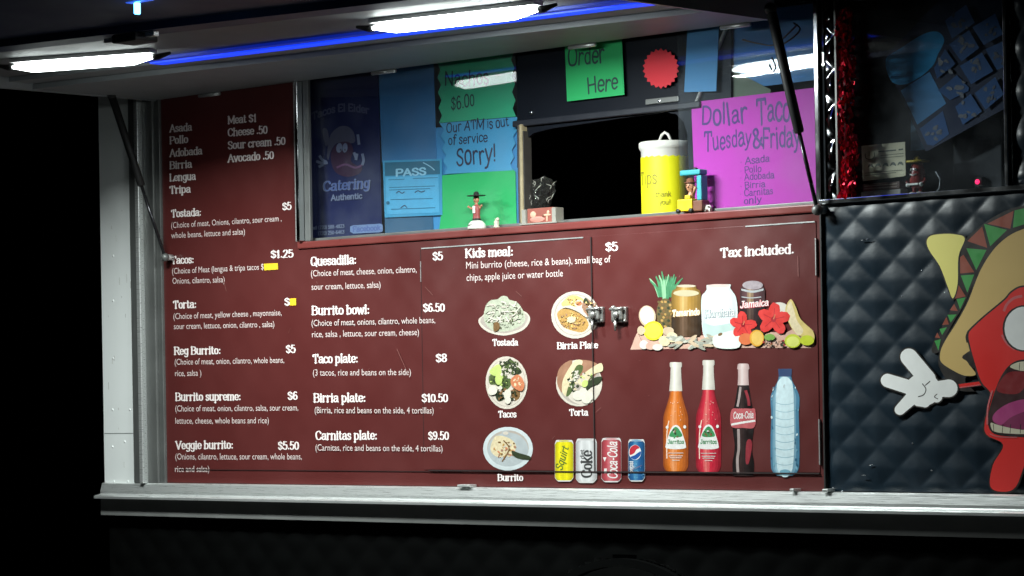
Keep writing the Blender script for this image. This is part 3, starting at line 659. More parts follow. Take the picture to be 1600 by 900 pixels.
bottle('cola', 1121, 0, [(((.006, .003, .003), (.014, .007, .007), (.035, .018, .017), 'print_cola'), smooth_prof([(150, 30), (200, 38), (270, 50), (320, 62), (400, 62), (440, 58), (500, 50), (560, 54), (600, 62), (650, 62), (682, 58)])), (((.40, .28, .27), (.56, .42, .40), (.64, .54, .52), 'print_cola_cap'), [(30, 24), (34, 32), (60, 36), (66, 30), (110, 30), (156, 33)])], cola)
def water(s, cx):
    lw = col('print_water_line', (.16, .36, .46), .4); wl = col('print_water_light', (.55, .68, .72), .4, var=.2, scale=90)
    s.poly([z5(*p) for p in [(cx-30, 120), (cx+28, 120), (cx+50, 220), (cx+44, 640), (cx-44, 640), (cx-52, 220)]], wl)
    for k in range(9): y = 262+k*44; s.line(Z(z5, cx-56,y-6, cx-20,y+5, cx+20,y+5, cx+58,y-6), .7, lw); 
    for k in range(20):
        sd = R.choice((-1, 1)); y = R.uniform(150, 650); x = cx+sd*R.uniform(58, 80)*min(1, .3+(y-60)/190)
        s.ell(*z5(x, y), R.uniform(.6, 1.6), R.uniform(1, 3.4), R.choice([lw, wl, col('print_water_dark', (.03, .12, .20), .4)]), R.uniform(-.4, .4), 7)
    s.poly(Z(z5, cx-30,655, cx,645, cx+30,655, cx+22,676, cx-22,676), lw)
bottle('water', 1364, 0, [(((.06, .18, .28), (.36, .55, .64), (.62, .74, .79), 'print_water'), smooth_prof([(105, 36), (130, 42), (170, 62), (215, 82), (260, 84), (330, 80), (480, 84), (620, 82), (660, 70), (682, 44)])), (col('print_cap_navy', (.035, .06, .14), .4), [(60, 38), (64, 40), (106, 37)])], water)
# drinks and fruit collage
def z4(x, y): return (980+x/5.161, 400+y/5.161)
s = Sheet(Y2, .00002)
pine = col('print_pineapple', (.12, .085, .03), .45, var=.5, scale=260); leaf = col('print_leaf', (.05, .20, .09), .42, var=.4, scale=120); leaf2 = col('print_leaf_pale', (.22, .42, .24), .42, var=.3)
skin = col('print_fruit_skin', (.50, .38, .26), .42, var=.2); pinkf = col('print_fruit_pink', (.52, .32, .25), .42, var=.2)
s.poly(Z(z4, 25,755, 60,660, 100,580, 240,560, 420,640, 700,640, 900,600, 1280,620, 1420,540, 1500,600, 1512,720, 1480,742, 900,740), pinkf, False)
for k in range(15):
    t = -1.05+2.1*k/14; x = 310+R.uniform(-8, 8); ln = R.uniform(150, 225)*(1-.25*abs(t)); c = leaf2 if k % 4 == 0 else leaf
    s.line(Z(z4, x+40*t,330, x+70*t,330-ln*.55, x+ (95+R.uniform(-10, 40))*t,330-ln), 5.2, c, True, True)
for k in range(9): t = R.uniform(-.8, .8); s.line(Z(z4, 305+30*t,345, 305+60*t,250, 305+100*t,190), 3.4, R.choice([leaf, leaf2]), True, True)
s.ell(*z4(305, 470), 13.6, 25, pine)
for j in range(9):
    for i in range(5): s.ell(*z4(255+i*26+(j % 2)*12, 370+j*25), 2.3, 1.9, R.choice([pine, rice, dgreen, brown]), .6, 7, wob=.2)
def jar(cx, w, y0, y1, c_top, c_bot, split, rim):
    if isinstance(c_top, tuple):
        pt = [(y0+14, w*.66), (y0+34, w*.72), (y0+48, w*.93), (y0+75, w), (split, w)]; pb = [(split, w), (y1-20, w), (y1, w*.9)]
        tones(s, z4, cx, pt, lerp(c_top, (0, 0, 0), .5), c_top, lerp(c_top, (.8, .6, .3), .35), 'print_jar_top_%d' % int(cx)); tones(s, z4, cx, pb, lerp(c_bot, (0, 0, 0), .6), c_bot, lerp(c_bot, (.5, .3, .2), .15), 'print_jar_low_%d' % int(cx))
        s.ell(*z4(cx, y0+12), w*.66/5.16, 2.2, rim); s.line(Z(z4, cx-w*.86,y0+70, cx,y0+88, cx+w*.86,y0+70), 1.4, rim); return
    s.poly([z4(*p) for p in [(cx-w, y0+75), (cx-w*.93, y0+48), (cx-w*.72, y0+34), (cx-w*.66, y0+14), (cx+w*.66, y0+14), (cx+w*.72, y0+34), (cx+w*.93, y0+48), (cx+w, y0+75), (cx+w, y1-20), (cx+w*.9, y1), (cx-w*.9, y1), (cx-w, y1-20)]], c_top, False)
    s.poly([z4(*p) for p in [(cx-w, split), (cx+w, split), (cx+w, y1-20), (cx+w*.9, y1), (cx-w*.9, y1), (cx-w, y1-20)]], c_bot, False)
    s.ell(*z4(cx, y0+12), w*.66/5.16, 2.2, rim); s.line(Z(z4, cx-w*.86,y0+70, cx,y0+88, cx+w*.86,y0+70), 1.4, rim)
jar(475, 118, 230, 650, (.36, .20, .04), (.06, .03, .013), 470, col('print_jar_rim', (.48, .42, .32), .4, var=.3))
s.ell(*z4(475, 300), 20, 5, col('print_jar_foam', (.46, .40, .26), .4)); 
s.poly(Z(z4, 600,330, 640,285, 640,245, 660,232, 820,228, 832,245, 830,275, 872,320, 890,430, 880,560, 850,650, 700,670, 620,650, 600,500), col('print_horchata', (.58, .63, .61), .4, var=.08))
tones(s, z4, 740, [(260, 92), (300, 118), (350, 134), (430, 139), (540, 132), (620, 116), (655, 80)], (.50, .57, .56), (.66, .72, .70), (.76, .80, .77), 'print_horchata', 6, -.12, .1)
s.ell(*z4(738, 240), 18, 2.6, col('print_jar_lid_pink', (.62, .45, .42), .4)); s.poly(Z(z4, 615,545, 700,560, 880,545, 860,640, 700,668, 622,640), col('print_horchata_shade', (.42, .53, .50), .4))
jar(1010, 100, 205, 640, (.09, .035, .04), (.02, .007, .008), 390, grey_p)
s.ell(*z4(1012, 235), 16, 7, col('print_jar_lid', (.32, .27, .29), .4, var=.4, scale=120)); s.line(Z(z4, 920,270, 1010,285, 1100,268), 2.6, grey_p); s.line(Z(z4, 922,330, 1000,338, 1080,330), 1.6, grey_p)
for txt, x0, y0, x1, y1, h, cm in (('Tamarindo', 362, 486, 582, 472, 9.5, (.72, .45, .20)), ('Horchata', 628, 496, 866, 480, 11.5, (.16, .22, .26)), ('Jamaica', 910, 420, 1140, 398, 10, (.62, .10, .12))):
    oc = col('print_script_'+txt, cm, .42)
    for ddx, ddy in ((-2, 1), (3, 3)): letters(s, txt, *z4(x0+ddx, y0+ddy), *z4(x1+ddx, y1+ddy), h, oc, 'fat', .12)
    letters(s, txt, *z4(x0, y0), *z4(x1, y1), h, wht, 'mid', .12)
s.ell(*z4(162, 485), 13.2, 16.6, skin, -.15); s.ell(*z4(160, 480), 10.6, 14, wht, -.15)
s.ell(*z4(112, 600), 6, 7, skin); s.ell(*z4(330, 605), 9, 6.5, skin)
s.ell(*z4(210, 602), 15.4, 15, col('print_lemon', (.74, .60, .02), .42, var=.06)); s.ell(*z4(210, 602), 12.6, 12.2, col('print_lemon_flesh', (.70, .58, .06), .42))
for x, y, a, q in ((300, 685, 9, 8), (360, 655, 9, 8), (135, 715, 7, 7), (190, 725, 8, 6), (245, 735, 8, 5), (120, 600, 5, 5)): s.ell(*z4(x, y), a, q, R.choice([cream, skin, pinkf, bread]), R.uniform(-.4, .4))
s.ell(*z4(300, 685), 6.5, 6, bread)
alm = col('print_almond', (.30, .30, .25), .45, var=.3); alm2 = col('print_almond_pale', (.46, .45, .38), .45, var=.2)
for k in range(34): s.ell(*z4(R.uniform(335, 700), R.uniform(655, 735)), R.uniform(5, 10), R.uniform(1.8, 3), R.choice([alm, alm2, skin, alm]), R.uniform(-.9, .6), 10)
s.poly(Z(z4, 690,660, 750,625, 890,605, 903,735, 720,738), col('print_sugar', (.64, .68, .62), .42, var=.15)); s.ell(*z4(750, 632), 3.8, 2.2, brown, -.4)
petal = col('print_hibiscus', (.58, .035, .03), .42, var=.25, scale=60); petal2 = col('print_hibiscus_dark', (.30, .012, .02), .42, var=.3)
def flower(cx, cy, r):
    for k in range(5):
        a = k*1.257+R.uniform(-.2, .2)-1.5; s.ell(*z4(cx+.55*r*math.cos(a), cy+.55*r*math.sin(a)), r*.50/5.16, r*.36/5.16, petal, a, wob=.06)
        s.line(Z(z4, cx, cy, cx+.7*r*math.cos(a), cy+.7*r*math.sin(a)), .8, petal2)
    s.ell(*z4(cx, cy), r*.16/5.16, r*.18/5.16, petal2); s.line(Z(z4, cx, cy, cx+r*.1, cy-r*.3), 1.6, salmon)
s.ell(*z4(1225, 430), 15, 11, cream)
s.poly(Z(z4, 1275,440, 1315,350, 1355,400, 1400,510, 1500,610, 1500,700, 1420,660, 1330,590), col('print_melon', (.52, .40, .14), .42, var=.3, scale=50)); s.poly(Z(z4, 1285,440, 1315,365, 1340,420, 1370,520, 1420,600, 1380,640, 1320,560), bread)
flower(935, 555, 105); s.ell(*z4(955, 670), 11, 9, col('print_papaya', (.58, .14, .05), .42)); flower(1180, 510, 128)
s.ell(*z4(1045, 662), 11.2, 13, col('print_orange', (.62, .30, .03), .42)); s.ell(*z4(1048, 662), 9, 11, col('print_orange_flesh', (.66, .42, .10), .42, var=.2))
s.ell(*z4(1148, 655), 8.5, 5.2, col('print_lime_skin', (.16, .30, .06), .42)); 
for k in range(26): s.ell(*z4(R.uniform(1100, 1270), R.uniform(680, 732)), R.uniform(1.2, 2.6), R.uniform(.8, 1.8), R.choice([dgreen, petal2, brown, blk, beans]), R.uniform(0, 3), 7)
s.ell(*z4(1335, 685), 12.6, 10.8, col('print_lime_rind', (.42, .46, .03), .42)); s.ell(*z4(1335, 690), 10, 8, col('print_lime_flesh', (.54, .56, .13), .42, var=.2)); s.ell(*z4(1450, 680), 11, 8, col('print_lime_whole', (.42, .47, .02), .42, var=.2))
s.mb.build('printed_fruit_drinks', menu)

# wear on the vinyl: fine scratches and dots of glue
s = Sheet(-.0012, .00002)
for _ in range(20):
    px, py = R.uniform(270, 1270), R.uniform(390, 730); a = R.uniform(-1.2, 1.2); ln = R.choice([3, 5, 9, 16]); 
    if px > 655: s.y = -.0046
    else: s.y = -.0012
    s.line([(px, py), (px+ln*math.cos(a)*.6, py+ln*math.sin(a))], R.uniform(.25, .6), col('scratch', (.22, .085, .075), .5), False)
for pts in ([(664, 448), (676, 461)], [(620, 545), (640, 590)], [(1246, 400), (1247, 432)], [(985, 735), (1003, 727)], [(806, 455), (815, 463)]): s.y = -.0046; s.line(pts, .6, col('scratch', (.34, .16, .14), .5), False)
s.mb.split('scratch', menu)
# door latches
for k, px in enumerate((931, 967)):
    p = P(px, 492, -.012); b = MB()
    lm = mat('latch_steel', (.42, .41, .39), .33, .7, var=.35, scale=60, bump=.3, bscale=120)
    b.bbox(p.x-.026, p.x+.026, -.013, -.0018, p.z-.022, p.z+.022, lm, .0025)
    b.bbox(p.x-.020, p.x-.007, -.024, -.013, p.z-.018, p.z+.026, lm, .004)
    b.bbox(p.x+.003, p.x+.018, -.022, -.013, p.z-.014, p.z+.020, lm, .004)
    b.tube([(p.x-.024, -.022, p.z+.016), (p.x+.024, -.022, p.z+.018)], .004, lm)
    b.tube([(p.x-.008, -.018, p.z-.014), (p.x-.006, -.021, p.z-.044)], [.005, .0035], lm)
    b.ball((p.x, -.025, p.z), .010, lm, .007, .010)
    for q in (-.021, .021): b.ball((p.x+q, -.0135, p.z-.017), .004, lm, .003, .004, 8)
    b.build('latch', doors[k])

# ------------------------------------------------------------------ serving window
GY = .050                                                            # plane of the sliding panes
b = MB()
b.bbox(XW-.012, XR, -.008, .34, SILL-.022, SILL, mat('burgundy_ledge', (.165, .034, .03), .33, var=.15, scale=9, bump=.05, bscale=40), .004)
b.build('window_ledge', truck)
b = MB()                                                             # polished frame round the window
xf = [P(a, 260).x for a in (464, 469, 474, 483)]
b.bbox(xf[0], xf[1], -.012, .012, SILL+.001, TOP+.12, alu, .002)
b.bbox(xf[1]+.001, xf[2], -.022, .012, SILL+.001, TOP+.12, chrome, .002)
b.bbox(xf[2]+.001, xf[3], .000, .012, SILL+.001, TOP+.12, dark_alu, .002)
b.bbox(XW-.05, XR-.012, .022, .032, SILL+.0005, SILL+.010, dark_alu, .002)
b.bbox(XR-.010, XR+.004, -.006, .014, SILL+.001, TOP+.14, chrome, .002)
b.box(xf[0], XR+.3, .031, .06, TOP+.121, 2.47, dark_alu)
b.split('window_frame', truck)
xp1 = P(820, 260, GY).x; xp2 = P(1063, 250, GY).x
def pane(x0, x1, yc, a, t):            # sliding panes never sit quite square in their track
    xc, zc = (x0+x1)/2, (SILL+TOP)/2; f = lambda x, z: yc-math.tan(a)*(x-xc)-math.tan(t)*(z-zc)
    z0, z1 = SILL+.001, TOP+.12; q = [(x0, z0), (x1, z0), (x1, z1), (x0, z1)]
    b = MB(); b.prism([Vector((x, f(x, z), z)) for x, z in q], (0, .004, 0), glass); b.build('window_pane', truck)
pane(XW-.055, xp1-.026, GY-.006, math.radians(-1.2), math.radians(2.5)); pane(xp2, XR-.012, GY-.006, 0, 0)
b = MB(); b.bbox(xp1-.020, xp1-.0125, GY-.010, GY+.026, SILL+.001, P(810, 195, GY).z-.001, col('post_dark', (.05, .045, .04), .5, var=.3), .002)
b.bbox(xp1+.0005, xp1+.004, GY-.008, GY+.026, SILL+.001, P(810, 195, GY).z-.02, col('post_dark', (.05, .045, .04), .5, var=.3), .001); b.split('window_post', truck)
b = MB(); b.bbox(xp1-.012, xp1, GY-.012, GY+.030, SILL+.001, P(810, 195, GY).z, col('aged_frame', (.34, .28, .17), .4, var=.4, scale=50), .004)
b.build('window_post', truck)
# header over the opening: dark panel with rounded corners below
H = [(808, 60), (808, 262), (812, 236), (820, 219), (834, 208), (860, 201), (1036, 175), (1056, 178), (1068, 190), (1074, 210), (1079, 330), (1088, 328), (1084, 172), (1142, 164), (1142, 10)]
hy = GY+.012
b = MB(); b.prism([P(px, py, hy) for px, py in H], (0, .012, 0), header_m)
head = b.build('window_header', truck)
b = MB(); a0, a1 = P(806, 193, hy), P(1098, 152, hy)
b.bbox(a0.x, a1.x, hy-.016, hy-.001, a0.z-.012, a0.z+.006, col('grey_bar', (.016, .018, .025), .5), .003)
for px, py in ((830, 176), (1031, 158)): p = P(px, py, hy-.002); b.ball(p, .008, chrome, .005, .008, 10)
p = P(1036, 157, hy); b.bbox(p.x-.06, p.x+.06, hy-.006, hy-.0005, p.z-.008, p.z+.008, dark_alu, .002)
b.split('header_bar', head)
b = MB(); b.tube([P(1137, 38, hy-.008), P(1088, 160, hy-.008)], .0055, col('pale_rod', (.45, .42, .38), .5)); b.build('pull_rod', truck)

# quilted steel wall right of the menu
b = MB()
A0 = P(1366.7, 372.7); va = P(1397.7, 404.2)-A0; vb = P(1396.7, 338.7)-A0
quilt(b, XR+.010, X_END-.05, ZR1+.004, SILL-.004, -.001, .0062, black_steel, (A0.x, A0.z), (va.x, va.z), (vb.x, vb.z), .0055)
qp = b.build('quilted_panel', truck)
b = MB()
b.bbox(XR+.0045, XR+.010, -.012, .011, ZR1+.003, SILL-.006, black, .001)
b.bbox(XR+.005, 1.76, -.016, .03, SILL-.003, SILL+.009, chrome, .002)
b.split('panel_edging', truck)
b = MB()
for px, py in ((1410, 463), (1476, 457), (1512, 628), (1484, 661), (1426, 693), (1397, 686), (1456, 693), (1456, 735), (1518, 692), (1302, 654), (1424, 726), (1480, 734), (1302, 762), (1316, 768), (1440, 423)):
    p = P(px, py, -.001); b.ball(p, .0032, chrome, .002, .0022, 8)
for px, py in ((1345, 376), (1352, 375), (1357, 727), (1346, 743)): p = P(px, py, -.010); b.tube([p, p+Vector((.014, 0, .002))], .0012, chrome, 6)
b.split('rivet', qp)
# painted pepper emblem
def z9(x, y): return (1270+x/1.8, 280+y/1.8)
def za(x, y): return (1440+x/3.75, 310+y/3.75)
def zb(x, y): return (1440+x/3.75, 530+y/3.75)
lineb = col('emblem_outline', (.018, .014, .012), .45); tan = col('emblem_tan', (.62, .43, .15), .45, var=.14, scale=3); yel2 = col('emblem_yellow', (.82, .74, .20), .45, var=.08, scale=4)
ered = col('emblem_red', (.74, .028, .024), .42, var=.1, scale=4); edark = col('emblem_dark_red', (.22, .012, .016), .45); epink = col('emblem_highlight', (.60, .14, .15), .42)
egreen = col('emblem_green', (.05, .32, .07), .45); ebrick = col('emblem_brick', (.30, .07, .04), .45); ewhite = col('emblem_white', (.86, .87, .85), .42, var=.05)
mouth = col('emblem_mouth', (.035, .006, .008), .45); tongue = col('emblem_tongue', (.42, .05, .20), .45); tongue2 = col('emblem_tongue_dark', (.22, .02, .09), .45); teeth = col('emblem_teeth', (.66, .62, .46), .42)
s = Sheet(-.0088, .00003)
# hat band field and triangles
s.poly(Z(za, 60,900, 70,840, 110,770, 150,690, 190,620, 215,540, 215,420, 235,300, 262,235, 330,175, 420,110, 560,50, 800,20, 1050,60, 1200,200, 1250,420, 1000,300, 700,170, 600,180, 500,230, 400,320, 320,460, 250,620, 190,720, 130,830, 100,900), lineb)
for k, q in enumerate([(385,148, 540,72, 520,178), (535,172, 545,70, 640,50, 640,140), (268,250, 355,165, 385,290), (366,150, 500,185, 402,280), (262,292, 380,302, 320,420), (225,345, 245,330, 308,432, 226,440), (230,452, 308,446, 268,552), (212,500, 258,574, 192,588), (205,590, 258,580, 225,650), (165,655, 190,618, 212,660), (152,682, 205,680, 170,728), (120,742, 145,695, 160,738), (105,765, 148,755, 120,800), (78,815, 92,785, 108,818), (76,835, 112,825, 98,892), (660,50, 760,40, 720,140), (770,42, 880,60, 830,170), (890,62, 990,110, 900,200)]):
    s.poly(Z(za, *q), egreen if k in (1, 3, 4, 6, 8, 10, 12, 14, 16) else ebrick, False, lift=False)
s.up()
s.poly(Z(za, 100,920, 120,850, 200,720, 265,600, 330,430, 400,310, 480,230, 570,180, 680,160, 900,210, 1080,400, 1150,700, 1000,900, 700,700, 280,1020, 300,1120, 330,1130, 200,1118, 108,1000), lineb)
s.poly(Z(za, 108,918, 128,852, 207,725, 272,605, 338,436, 408,318, 486,238, 574,188, 680,168, 890,220, 1060,400, 1130,700, 980,880, 700,700, 270,900, 270,960, 318,1030, 250,1038, 170,1000, 116,960), tan)
s.poly(Z(za, 22,250, 50,212, 130,202, 200,205, 262,230, 222,340, 218,500, 186,598, 150,530, 100,400, 40,310), lineb); s.poly(Z(za, 30,252, 56,218, 130,208, 196,211, 253,234, 216,340, 211,498, 184,586, 156,526, 108,400, 46,306), yel2)
# arm, body
s.line(Z(z9, 405,583, 450,577, 492,571), 8.5, lineb); s.line(Z(z9, 405,583, 450,577, 494,571), 6.2, ered); s.line(Z(z9, 412,586, 450,581, 470,578), 1.4, epink)
s.poly(Z(za, 262,800, 280,765, 360,690, 480,590, 520,545, 580,512, 660,520, 800,600, 900,800, 960,1100, 900,1320, 780,1500, 640,1520, 560,1700, 460,1730, 396,1690, 410,1560, 470,1440, 370,1390, 362,1300, 400,1160, 340,1080, 300,960, 272,850), lineb)
s.poly(Z(za, 275,802, 290,770, 366,698, 486,598, 524,555, 582,522, 655,530, 790,608, 888,800, 948,1100, 890,1310, 770,1490, 632,1512, 552,1690, 462,1718, 402,1684, 418,1562, 478,1444, 380,1384, 372,1300, 410,1158, 350,1074, 308,950, 282,850), ered)
s.line(Z(za, 482,662, 500,620, 540,585, 590,572), 4.2, epink); s.line(Z(za, 470,800, 500,850, 545,885), 3, epink); s.line(Z(za, 268,845, 262,810, 275,775), 2.5, lineb)
s.ell(*za(600, 762), 33.5, 36.5, lineb); s.ell(*za(602, 762), 31, 34.2, ewhite); s.ell(*za(640, 770), 5, 6, lineb); s.ell(*za(790, 770), 30, 34, lineb); s.ell(*za(790, 770), 27.5, 31.6, ewhite); s.ell(*za(762, 778), 5, 6, lineb)
# mouth
s.poly(Z(zb, 395,520, 392,440, 420,330, 470,210, 530,140, 600,118, 720,118, 830,200, 850,350, 820,500, 700,570, 560,572, 440,560), lineb)
s.poly(Z(zb, 404,515, 402,440, 430,332, 478,216, 534,150, 600,128, 715,128, 818,205, 838,350, 808,490, 695,560, 560,562, 446,550), mouth)
s.poly(Z(zb, 440,300, 500,200, 600,190, 720,200, 780,300, 640,260, 560,320), edark)
s.poly(Z(zb, 418,480, 425,440, 480,390, 560,360, 650,352, 760,400, 780,470, 700,520, 590,530, 470,508), tongue2); s.poly(Z(zb, 416,455, 450,412, 520,372, 600,352, 680,356, 700,400, 600,425, 520,460, 470,500, 430,490), tongue)
s.poly(Z(zb, 518,162, 550,140, 600,130, 700,132, 760,160, 700,190, 610,188, 560,180), teeth, n=4); s.line(Z(zb, 575,138, 572,182), .9, lineb, False); s.line(Z(zb, 640,132, 640,188), .9, lineb, False)
s.poly(Z(zb, 405,490, 440,500, 520,520, 610,532, 720,525, 720,552, 600,556, 500,552, 440,545, 412,530), teeth, n=4)
for a, c in ((420, 424), (476, 472), (522, 518), (580, 578), (650, 650)): s.line(Z(zb, a,498, c,552), .9, lineb, False)
s.line(Z(zb, 385,500, 388,400, 415,300), 2.6, epink); s.line(Z(zb, 400,555, 450,572, 560,575), 1.6, epink)
# glove
def cap(x0, y0, r0, x1, y1, r1, M, grow):
    d = math.hypot(x1-x0, y1-y0); a = math.atan2(y1-y0, x1-x0); pts = []
    for k in range(11): t = a+math.pi/2+math.pi*k/10; pts.append((x0+(r0+grow)*math.cos(t), y0+(r0+grow)*math.sin(t)))
    for k in range(11): t = a-math.pi/2+math.pi*k/10; pts.append((x1+(r1+grow)*math.cos(t), y1+(r1+grow)*math.sin(t)))
    s.poly([z9(*p) for p in pts], M, False)
def hand(M, grow):
    cap(270, 500, 24, 322, 562, 24, M, grow); cap(210, 566, 19, 280, 588, 20, M, grow); cap(245, 648, 15, 282, 612, 19, M, grow)
    s.ell(*z9(310, 592), (50+grow)/1.8, (46+grow)/1.8, M); cap(300, 620, 20, 316, 628, 14, M, grow); cap(330, 600, 22, 348, 612, 16, M, grow); cap(352, 590, 22, 382, 588, 25, M, grow)
hand(lineb, 4); hand(ewhite, 0)
s.line(Z(z9, 308,575, 318,590, 312,606, 296,612), 1.5, lineb); s.line(Z(z9, 316,580, 330,568), 1.4, lineb); s.line(Z(z9, 350,604, 342,612, 352,618), 1.2, lineb)
s.mb.build('pepper_emblem', qp)

# quilted chrome post, side window
XS0, XS1 = P(1311, 200).x, P(1572, 200).x
b = MB(); quilt(b, XR+.010, XS0-.010, SILL+.010, 2.469, .012, .009, mat('dark_polished_steel', (.16, .165, .17), .1, 1.0, var=.2, scale=30), (P(1298, 107).x, P(1298, 107).z), (.042, .044), (.042, -.044), .004)
b.build('quilted_post', truck)
b = MB()
b.bbox(XS0-.009, XS0-.002, -.004, .013, SILL+.010, 2.469, dark_alu, .001)
b.bbox(XS1, XS1+.010, -.010, .013, SILL+.010, 2.469, chrome, .002)
b.box(XS0-.001, XS1-.001, .012, .34, SILL-.002, SILL+.008, black)
b.bbox(XS0-.001, XS1-.001, -.004, .05, 2.44, 2.469, dark_alu, .002)
b.split('side_window_frame', truck)
b = MB(); b.box(XS0, XS1-.001, .030, .034, SILL+.010, 2.438, glass); b.build('side_window_pane', truck)
b = MB(); quilt(b, XS1+.011, X_END-.06, SILL+.010, 2.69, .010, .015, black_steel, (XS1+.05, 2.0), (.06, .054), (.06, -.054), .012); b.build('quilted_panel', truck)

# ------------------------------------------------------------------ awning
def yline(p, q, z):
    a, c = PZ(*p, z), PZ(*q, z)
    return lambda x: a.y+(c.y-a.y)*(x-a.x)/(c.x-a.x)
ZC = 2.330
yo = yline((0, 73), (480, 18), ZC); yb = yline((225, 105), (1000, 11), ZC-.02); yfl = yline((480, 86), (1000, 26), ZC-.012)
AX0, AX1 = -1.56, .965
def slab(mb, x0, x1, f0, f1, z0, z1, M, dz=0):
    mb.add([(x0, f0(x0), z0), (x1, f0(x1), z0), (x1, f1(x1), z0+dz), (x0, f1(x0), z0+dz), (x0, f0(x0), z1), (x1, f0(x1), z1), (x1, f1(x1), z1+dz), (x0, f1(x0), z1+dz)],
           [(0, 1, 2, 3), (7, 6, 5, 4), (0, 4, 5, 1), (1, 5, 6, 2), (2, 6, 7, 3), (3, 7, 4, 0)], M)
awn = bpy.data.objects.new('awning', None); C.objects.link(awn); awn.parent = truck; awn.location = Vector((-.3, 0, ZC))-wloc(truck)
b = MB()
N = 46                                                                # ribbed soffit, each rib a real step
for k in range(N):
    f0 = lambda x, k=k: (yb(x)-.03)+(yo(x)-yb(x)+.03)*k/N
    f1 = lambda x, k=k: (yb(x)-.03)+(yo(x)-yb(x)+.03)*(k+.78)/N
    slab(b, AX0+.01, AX1-.01, f0, f1, ZC, ZC+.012, ceil_m)
slab(b, AX0, AX1, lambda x: -.001, yo, ZC+.0125, ZC+.03, ceil_m)
b.build('ribbed_soffit', awn)
b = MB()
slab(b, AX0, AX1, lambda x: -.002, yfl, ZC-.020, ZC-.004, flange_m)
slab(b, AX0, AX1, lambda x: yfl(x)+.03, lambda x: yb(x)+.07, ZC-.003, ZC+.012, flange_m)
slab(b, AX0-.012, AX0-.0005, lambda x: -.002, lambda x: yo(x), ZC-.024, ZC+.03, flange_m)
slab(b, AX1+.0005, AX1+.014, lambda x: -.002, lambda x: yo(x), ZC-.024, ZC+.03, flange_m)
b.split('hinge_flange', awn)
b = MB()
slab(b, AX0-.012, AX1+.014, lambda x: yo(x)-.001, lambda x: yo(x)-.09, ZC-.016, ZC+.03, navy_m)
slab(b, AX0-.012, AX1+.014, lambda x: yo(x)-.0915, lambda x: yo(x)-.75, ZC+.004, ZC+.034, navy_m, .04)
p = PZ(215, 56, ZC-.02); b.bbox(p.x-.05, p.x+.05, p.y-.05, p.y+.03, ZC-.040, ZC-.017, black, .004)
b.bbox(p.x-.12, p.x-.055, p.y-.02, p.y, ZC-.030, ZC-.017, alu, .002); b.bbox(p.x+.055, p.x+.09, p.y-.02, p.y, ZC-.030, ZC-.017, alu, .002)
b.split('outer_rim', awn)
b = MB()
for x in (-1.3, -.5, .3, .85): b.tube([(x-.05, -.006, ZC-.026), (x+.05, -.006, ZC-.026)], .006, alu)
b.split('hinge', awn)
# gas struts
def strut(up_px, mid_px, low_px, yu, yl, r):
    pu = P(*up_px, yu); pl = P(*low_px, yl); t = (mid_px[1]-up_px[1])/(low_px[1]-up_px[1]); pm = pu+(pl-pu)*t
    pu = pu+(pu-pl)*((ZC-.02-pu.z)/(pu.z-pl.z)) if pu.z < ZC-.02 else pu
    o = bpy.data.objects.new('gas_strut', None); C.objects.link(o); o.parent = truck; o.location = pl-wloc(truck)
    b = MB(); b.tube([pu, pu+(pm-pu)*.985, pm], [r, r, r*.8], black, 12); b.ball(pu, r*1.2, black); b.build('cylinder', o)
    b = MB(); b.tube([pm, pl], r*.42, mat('dark_strut_rod', (.05, .05, .055), .3, .8), 10); b.ball(pl, r*1.1, dark_alu); b.tube([pl, pl+Vector((0, .03, 0))], r*.8, alu); b.build('rod', o)
strut((182, 172), (215, 290), (258, 402), -.19, -.035, .0125)
strut((1210, 40), (1245, 207), (1277, 328), -.16, -.035, .0135)
b = MB()
def wire(pts, y): b.tube([P(px, py, y) for px, py in catmull(pts, False, 6)], .0022, black, 6)
wire([(1160, 62), (1185, 68), (1210, 70), (1232, 52), (1246, 38)], -.12); wire([(1240, 36), (1250, 45), (1240, 58), (1222, 70)], -.12); wire([(1206, 90), (1212, 104), (1208, 112), (1202, 100)], -.10)
b.split('loose_wire', truck)

